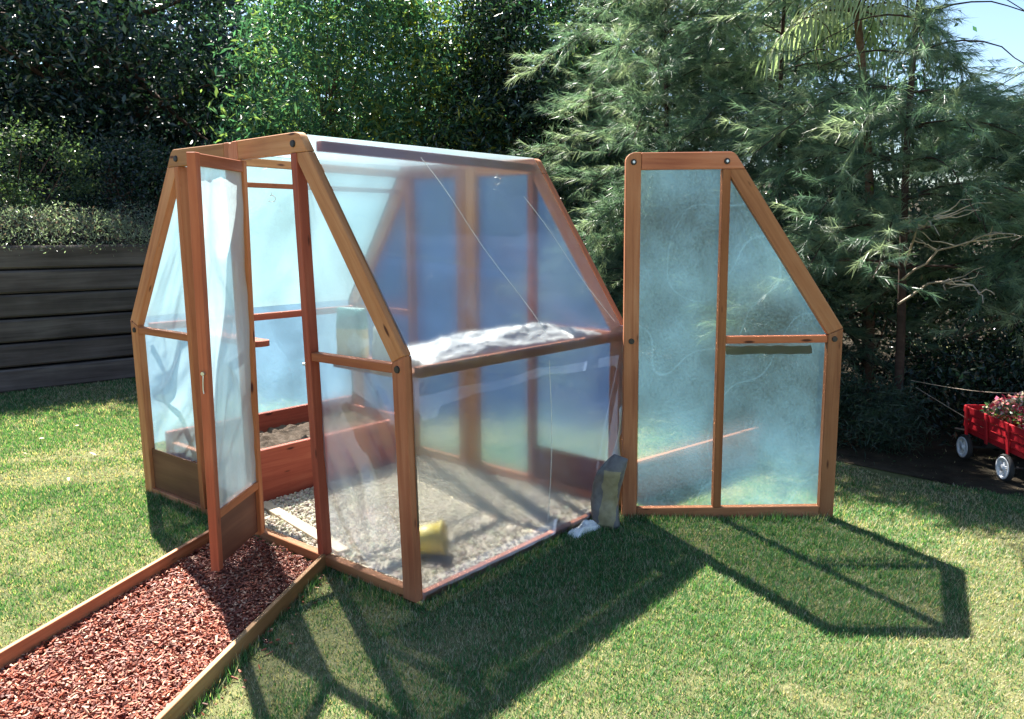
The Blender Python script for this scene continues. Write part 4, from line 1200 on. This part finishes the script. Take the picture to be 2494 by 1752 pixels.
def pine(name, label, base, height, z0, rad, seed, lean=(0, 0), levels=13, per=62, nbr=6, r0=.055, dens=1.0):
    rng = np.random.default_rng(seed)
    o = empty(name, base); tag(o, label, 'tree', 'feathery pines behind the panel')
    t = np.linspace(0, 1, 12)
    P = np.stack([lean[0] * t + .04 * np.sin(t * 6 + seed), lean[1] * t + .04 * np.cos(t * 5), -.1 + (height + .1) * t], -1)
    lst = [(P, r0 * (1.1 - .95 * t))]
    og, dr, le = [], [], []
    for lv in range(levels):
        f = lv / (levels - 1)
        z = z0 + (height - z0) * f
        c = np.array([np.interp(z, P[:, 2], P[:, 0]), np.interp(z, P[:, 2], P[:, 1]), z])
        Lb = rad * (1.0 - .62 * f ** 1.4) * rng.uniform(.8, 1.15)
        ph = rng.uniform(0, 6.28)
        for k in range(nbr):
            a = ph + k * 2 * math.pi / nbr + rng.normal(0, .25)
            lb = Lb * rng.uniform(.65, 1.15)
            rise = rng.uniform(.15, .5)
            tt_ = np.linspace(0, 1, 9)
            Q = c + np.stack([np.cos(a) * lb * tt_, np.sin(a) * lb * tt_, lb * (rise * tt_ - .62 * tt_ ** 2.2)], -1)
            Q[:, :2] += rng.normal(0, .02, (9, 2)) * tt_[:, None]
            if not not_in_gap(Q + np.array(base))[3:].all() and rng.random() < .7: continue
            lst.append((Q, np.maximum(.0035, r0 * .3 * (1 - f * .5) * (1 - .85 * tt_))))
            m = int(lb * 30 * dens)
            w = rng.uniform(.06, 1.0, m)
            p = np.stack([np.interp(w, tt_, Q[:, i]) for i in range(3)], -1)
            d = np.stack([np.cos(a) + rng.normal(0, .75, m), np.sin(a) + rng.normal(0, .75, m), rng.normal(.0, .4, m)], -1)
            d /= np.linalg.norm(d, axis=1)[:, None]
            og.append(p); dr.append(d); le.append(rng.uniform(.15, .42, m))
    og, dr, le = np.concatenate(og), np.concatenate(dr), np.concatenate(le)
    kp = not_in_gap(og + dr * .15 + np.array(base)); og, dr, le = og[kp], dr[kp], le[kp]
    V, F, tint = sprays(rng, og, dr, le, per, .105, .0021)
    link('crown', npmesh('crown', V, F, tint), M['needle'], o)
    tw = [(np.stack([a, a + d * l]), np.array([.003, .0015])) for a, d, l in zip(og[::4], dr[::4], le[::4])]
    tubes_obj('trunk', lst, M['pinebark'], o, 7)
    tubes_obj('twigs', tw, M['pinebark'], o, 3)['kind'] = 'stuff'
    return o
pine('pine_tree', 'left feathery grey-green pine rising between dark bush and panel', (-0.34, 4.78, 0), 5.4, 0.5, 1.5, 31, levels=16, nbr=7, r0=.035)
pine('pine_tree', 'feathery pine whose crown spreads directly above the free-standing panel', (0.72, 5.0, 0), 5.2, 0.5, 1.45, 32, levels=16, nbr=7, r0=.035)
pine('pine_tree', 'feathery pine with bare dark trunk right of the panel and reddish leader at the top', (1.98, 4.35, 0), 5.2, 1.35, 1.5, 33, r0=.036, levels=16, nbr=8)
pine('pine_tree', 'feathery pine at the right edge hanging over the red wagon', (2.95, 5.45, 0), 3.3, 1.1, 1.5, 34, levels=10, nbr=8, r0=.045)
pine('pine_tree', 'feathery pine farther back, seen in the gap between dark bush and panel', (-1.25, 5.75, 0), 5.6, 0.6, 1.4, 35, levels=15, nbr=7, r0=.03)
pine('pine_tree', 'feathery pine farther back, its tip left of the palm fronds', (0.35, 6.1, 0), 5.6, 0.8, 1.6, 36, levels=15, nbr=7, r0=.03)

# dead pale branches inside the right pines
rng = np.random.default_rng(41)
dl = []
for (e_, z0_) in (((2.75, 3.85, 1.62), 1.25), ((2.35, 3.6, 1.72), 1.35), ((2.62, 3.75, 1.25), 1.1)):
    t = np.linspace(0, 1, 9)[:, None]
    s0_ = np.array([1.98, 4.35, z0_])
    limb = s0_ + (np.array(e_) - s0_) * t + np.array([0, 0, .1]) * np.sin(t * 3.1) + rng.normal(0, .012, (9, 3))
    dl.append((limb, .010 * (1 - .6 * t[:, 0])))
limbs_ = [q_[0] for q_ in dl]
for i in range(24):
    s0 = limbs_[i % 3][rng.integers(3, 9)]
    a = rng.uniform(-2.9, .9); l = rng.uniform(.10, .32)
    d = np.array([math.cos(a), math.sin(a), rng.uniform(-.4, .6)]); t = np.linspace(0, 1, 6)[:, None]
    Q = s0 + d * l * t + rng.normal(0, .018, (6, 3)) * t
    dl.append((Q, .006 * (1 - .7 * t[:, 0])))
do = tubes_obj('dead_branches', dl, M['deadwood'], None, 5)
tag(do, 'tangle of bare sun-bleached twigs in the right pines above the trunk', 'dead branches', kind='stuff')

# ------------------------------------------------------------------ palms
def palm(name, label, base, hgt, seed, lean=(0, 0), m=26, nf=13, flen=1.3, lw=.022, ll=.38, cols=MID):
    rng = np.random.default_rng(seed)
    o = empty(name, base); tag(o, label, 'palm')
    t = np.linspace(0, 1, 8)
    tubes_obj('trunk', [(np.stack([lean[0] * t ** 2, lean[1] * t ** 2, -.2 + (hgt + .2) * t], -1), .04 * (1.1 - .3 * t))], M['bark'], o, 8)
    for f in range(nf):
        a = f / nf * 2 * math.pi + rng.normal(0, .15)
        up = rng.uniform(.3, 1.0); fl = flen * rng.uniform(.8, 1.15)
        tt_ = np.linspace(0, 1, m)
        R0 = np.array([lean[0], lean[1], hgt]) + np.stack([np.cos(a) * fl * tt_, np.sin(a) * fl * tt_, fl * (up * tt_ - (up * .55 + .55) * tt_ ** 2)], -1)
        side = np.array([-math.sin(a), math.cos(a), 0]); Vs, Fs = [], []
        tan = np.gradient(R0, axis=0); tan /= np.linalg.norm(tan, axis=1)[:, None]
        for i in range(3, m, 1):
            for sg in (-1, 1):
                l = ll * (1 - .6 * abs(tt_[i] - .45)) * rng.uniform(.85, 1.1)
                d = side * sg * .75 + tan[i] * .55 + np.array([0, 0, -.25 + rng.normal(0, .1)])
                d /= np.linalg.norm(d)
                wv = np.cross(d, np.array([0, 0, 1.0])); wv /= np.linalg.norm(wv) + 1e-9
                p0 = R0[i]; p1 = p0 + d * l * .5; p2 = p0 + d * l * .72 + np.array([0, 0, -l * .32]); p3 = p0 + d * l * .8 + np.array([0, 0, -l * .68])
                b_ = len(Vs)
                Vs += [p0, p1 - wv * lw, p1 + wv * lw, p2 - wv * lw * .7, p2 + wv * lw * .7, p3]
                Fs += [(b_, b_ + 1, b_ + 2), (b_ + 1, b_ + 3, b_ + 4), (b_ + 1, b_ + 4, b_ + 2), (b_ + 3, b_ + 5, b_ + 4)]
        Vs = np.array(Vs); c = np.array(cols[rng.integers(0, len(cols))]) * rng.uniform(.8, 1.2)
        fr = link('frond', npmesh('frond', Vs, np.array(Fs), np.tile(c, (len(Vs), 1))), M['leaf_palm'], o)
        tubes_obj('stalk', [(R0, .009 * (1.1 - .9 * tt_))], M['bark'], fr, 5)
    return o
palm('palm_tree', 'palm with glossy drooping leaflets high among the pines', (1.5, 5.4, 0), 3.42, 51, lean=(-.22, -.35), nf=10, flen=.66, lw=.011, ll=.38, m=15, cols=[(.40, .48, .30), (.50, .55, .38)])
palm('palm_tree', 'smaller palm with upright arching fronds near the patch of sky', (2.15, 7.4, 0), 2.75, 52, nf=11, flen=1.1, ll=.3)

# ------------------------------------------------------------------ wagon
wo_ = Vector((2.54, 4.16, 0)); wd = Vector((0.62, -0.78, 0)).normalized()
wag = empty('toy_wagon', wo_, math.atan2(wd.y, wd.x))
tag(wag, 'red slatted toy wagon with white wheels loaded with pink flowers in tree shade', 'wagon')
WM = Matrix.Translation(wo_) @ Matrix.Rotation(math.atan2(wd.y, wd.x), 4, 'Z')
RED = plain_mat('red_paint', (0.48, 0.02, 0.03), rough=0.35, var=.12)
WHT = plain_mat('white_wheel', (0.75, 0.77, 0.8), rough=.35, var=.05)
RUB = plain_mat('rubber', (0.02, 0.02, 0.022), rough=.7)
def wbar(name, a, b, w, t, mat, par=wag, up=(0, 0, 1), bev=.003):
    return bar(name, WM @ Vector(a), WM @ Vector(b), w, t, mat, par, up=WM.to_3x3() @ Vector(up), bev=bev)
y0, y1 = 0.05, 0.43; x0, x1 = -0.11, 0.80
wbar('tray', (x0, (y0 + y1) / 2, .195), (x1, (y0 + y1) / 2, .195), y1 - y0 - .02, .035, RED)
for yy, sg in ((y0, -1), (y1, 1)):
    for i, z in enumerate((.245, .30, .355)):
        wbar('side_slat', (x0, yy + sg * .008 * i, z), (x1, yy + sg * .008 * i, z), .012, .046, RED)
    for x in (x0 + .05, .20, .46, x1 - .05):
        wbar('stake', (x, yy + sg * -.004 - (-sg) * .016, .17), (x, yy + sg * .034, .385), .03, .012, RED, up=(0, 1, 0))
for xx, sg in ((x0, -1), (x1, 1)):
    for i, z in enumerate((.245, .30, .355)):
        wbar('end_slat', (xx + sg * (.004 + .006 * i), y0 - .006, z), (xx + sg * (.004 + .006 * i), y1 + .006, z), .012, .046, RED)
def wheel(x, y):
    c = Vector((x, y, .092))
    w = lathe('wheel', [(0.074, -.016), (0.086, -.016), (0.092, -.008), (0.092, .008), (0.086, .016), (0.074, .016), (0.074, -.016)], RUB, wag, WM @ Matrix.Translation(c) @ Matrix.Rotation(R_(90), 4, 'X'))
    lathe('rim', [(0.062, -.018), (0.075, -.019), (0.075, .019), (0.062, .018), (0.062, -.018)], WHT, w, WM @ Matrix.Translation(c) @ Matrix.Rotation(R_(90), 4, 'X'))
    lathe('hub', [(0.001, -.024), (0.02, -.024), (0.022, .02), (0.001, .02)], WHT, w, WM @ Matrix.Translation(c) @ Matrix.Rotation(R_(90), 4, 'X'), 12)
    for k in range(5):
        a = k * 2 * math.pi / 5 + .3
        d = Vector((math.cos(a), 0, math.sin(a)))
        bar('spoke', WM @ (c + d * .018), WM @ (c + d * .064), .022, .02, WHT, w, up=WM.to_3x3() @ Vector((0, 1, 0)), bev=.003)
for x in (0.0, 0.51):
    for y in (0.0, 0.47):
        wheel(x, y)
    wbar('axle', (x, .02, .092), (x, .45, .092), .014, .014, RUB)
    wbar('bracket', (x, .14, .135), (x, .34, .135), .05, .084, RUB)
wbar('handle', (x0 - .015, .24, .16), (x0 - .34, .16, .12), .016, .012, M['deadwood'])
fp = empty('flowering_plant', WM @ Vector((.4, .24, .21)))
tag(fp, 'heap of pink and white flowers with small leaves filling the red wagon', 'flowers')
rng = np.random.default_rng(61)
n = 2600
X = rng.uniform(.02, .74, n); Y = rng.uniform(.07, .41, n)
Z = .27 + .27 * np.sqrt(np.clip(1 - ((X - .40) / .42) ** 2, 0, 1)) * np.sqrt(np.clip(1 - ((Y - .24) / .24) ** 2, 0, 1)) * rng.random(n) ** .35
w_ = np.array([(WM @ Vector(p))[:] for p in zip(X, Y, Z)]) - np.array(fp.location)
leaves('leaves', w_[:1500], rng.uniform(.025, .045, 1500), .5, MID + [(.2, .25, .1)], M['leaf_soft'], fp, rng=rng)
bl = leaves('blossoms', w_[1500:] + np.array([0, 0, .02]), rng.uniform(.02, .04, n - 1500), .8, [(.75, .18, .32), (.8, .4, .5), (.7, .06, .15), (.85, .7, .75)], M['leaf_soft'], fp, rng=rng, flat=1.0)
bl['kind'] = 'stuff'

# strings tied between stakes beside the wagon
def string(pts, r, label):
    P = np.array(pts, float)
    o = tubes_obj('garden_string', [(P, np.full(len(P), r))], M['deadwood'], None, 4)
    return tag(o, label, 'string')
t = np.linspace(0, 1, 10)
string([(2.1 + 1.3 * a, 4.35 - .15 * a, .50 + .16 * a - .08 * math.sin(math.pi * a)) for a in t], .0022, 'thin string running level from the pine trunk to the right edge above the wagon')
string([(2.15 + .45 * a, 4.3 - .1 * a, .46 - .20 * a) for a in t], .0022, 'thin string slanting down from the pine trunk towards the wagon')

# fallen leaves on the lawn
rng = np.random.default_rng(71)
lm = None
spots = [(-3.2, .35), (-3.0, .1), (-2.3, .75), (-3.35, 1.3), (-2.9, .9), (-2.2, .1), (-1.8, -.3), (-2.6, -.2), (-1.55, .55), (-1.7, 1.0)]
_unused = [(-3.2, .35), (-3.0, .1), (-2.3, .75), (-3.35, 1.3), (-2.9, .9), (-2.2, .1), (-1.8, -.3), (-2.6, -.2), (-1.55, .55), (-1.7, 1.0), (-2.5, 1.4),
         (1.7, .6), (2.4, .9), (2.2, 0.1), (3.2, 2.2), (2.5, .2), (1.35, -.5), (2.9, 1.2), (1.6, -.1), (2.75, 2.9), (3.1, 3.2), (1.9, .95)]
LV = np.array([[0, 0, 0], [.3, .24, .06], [.75, .2, .08], [1, 0, .02], [.75, -.2, .05], [.3, -.24, .07], [.5, 0, -.01]], float) - np.array([.5, 0, 0])
LF = np.array([[0, 1, 6], [1, 2, 6], [2, 3, 6], [3, 4, 6], [4, 5, 6], [5, 0, 6]])
lmm = plain_mat('dry_leaf', (0.55, 0.47, 0.33), rough=.55, var=.3, vscale=8)
for i, (x, y) in enumerate(spots):
    if lm is None:
        lm = npmesh('fallen_leaf', LV * .055, LF, smooth=True); lm.materials.append(lmm)
    o = bpy.data.objects.new('fallen_leaf', lm); COL.objects.link(o)
    o.location = (x + rng.normal(0, .05), y + rng.normal(0, .05), .026)
    o.rotation_euler = (rng.normal(0, .35), rng.normal(0, .35), rng.uniform(0, 6.28))
    s = rng.uniform(.6, 1.1); o.scale = (s, s, s)
    tag(o, 'small dry pale leaf lying on the lawn', 'leaf', 'dry leaves fallen on the lawn')
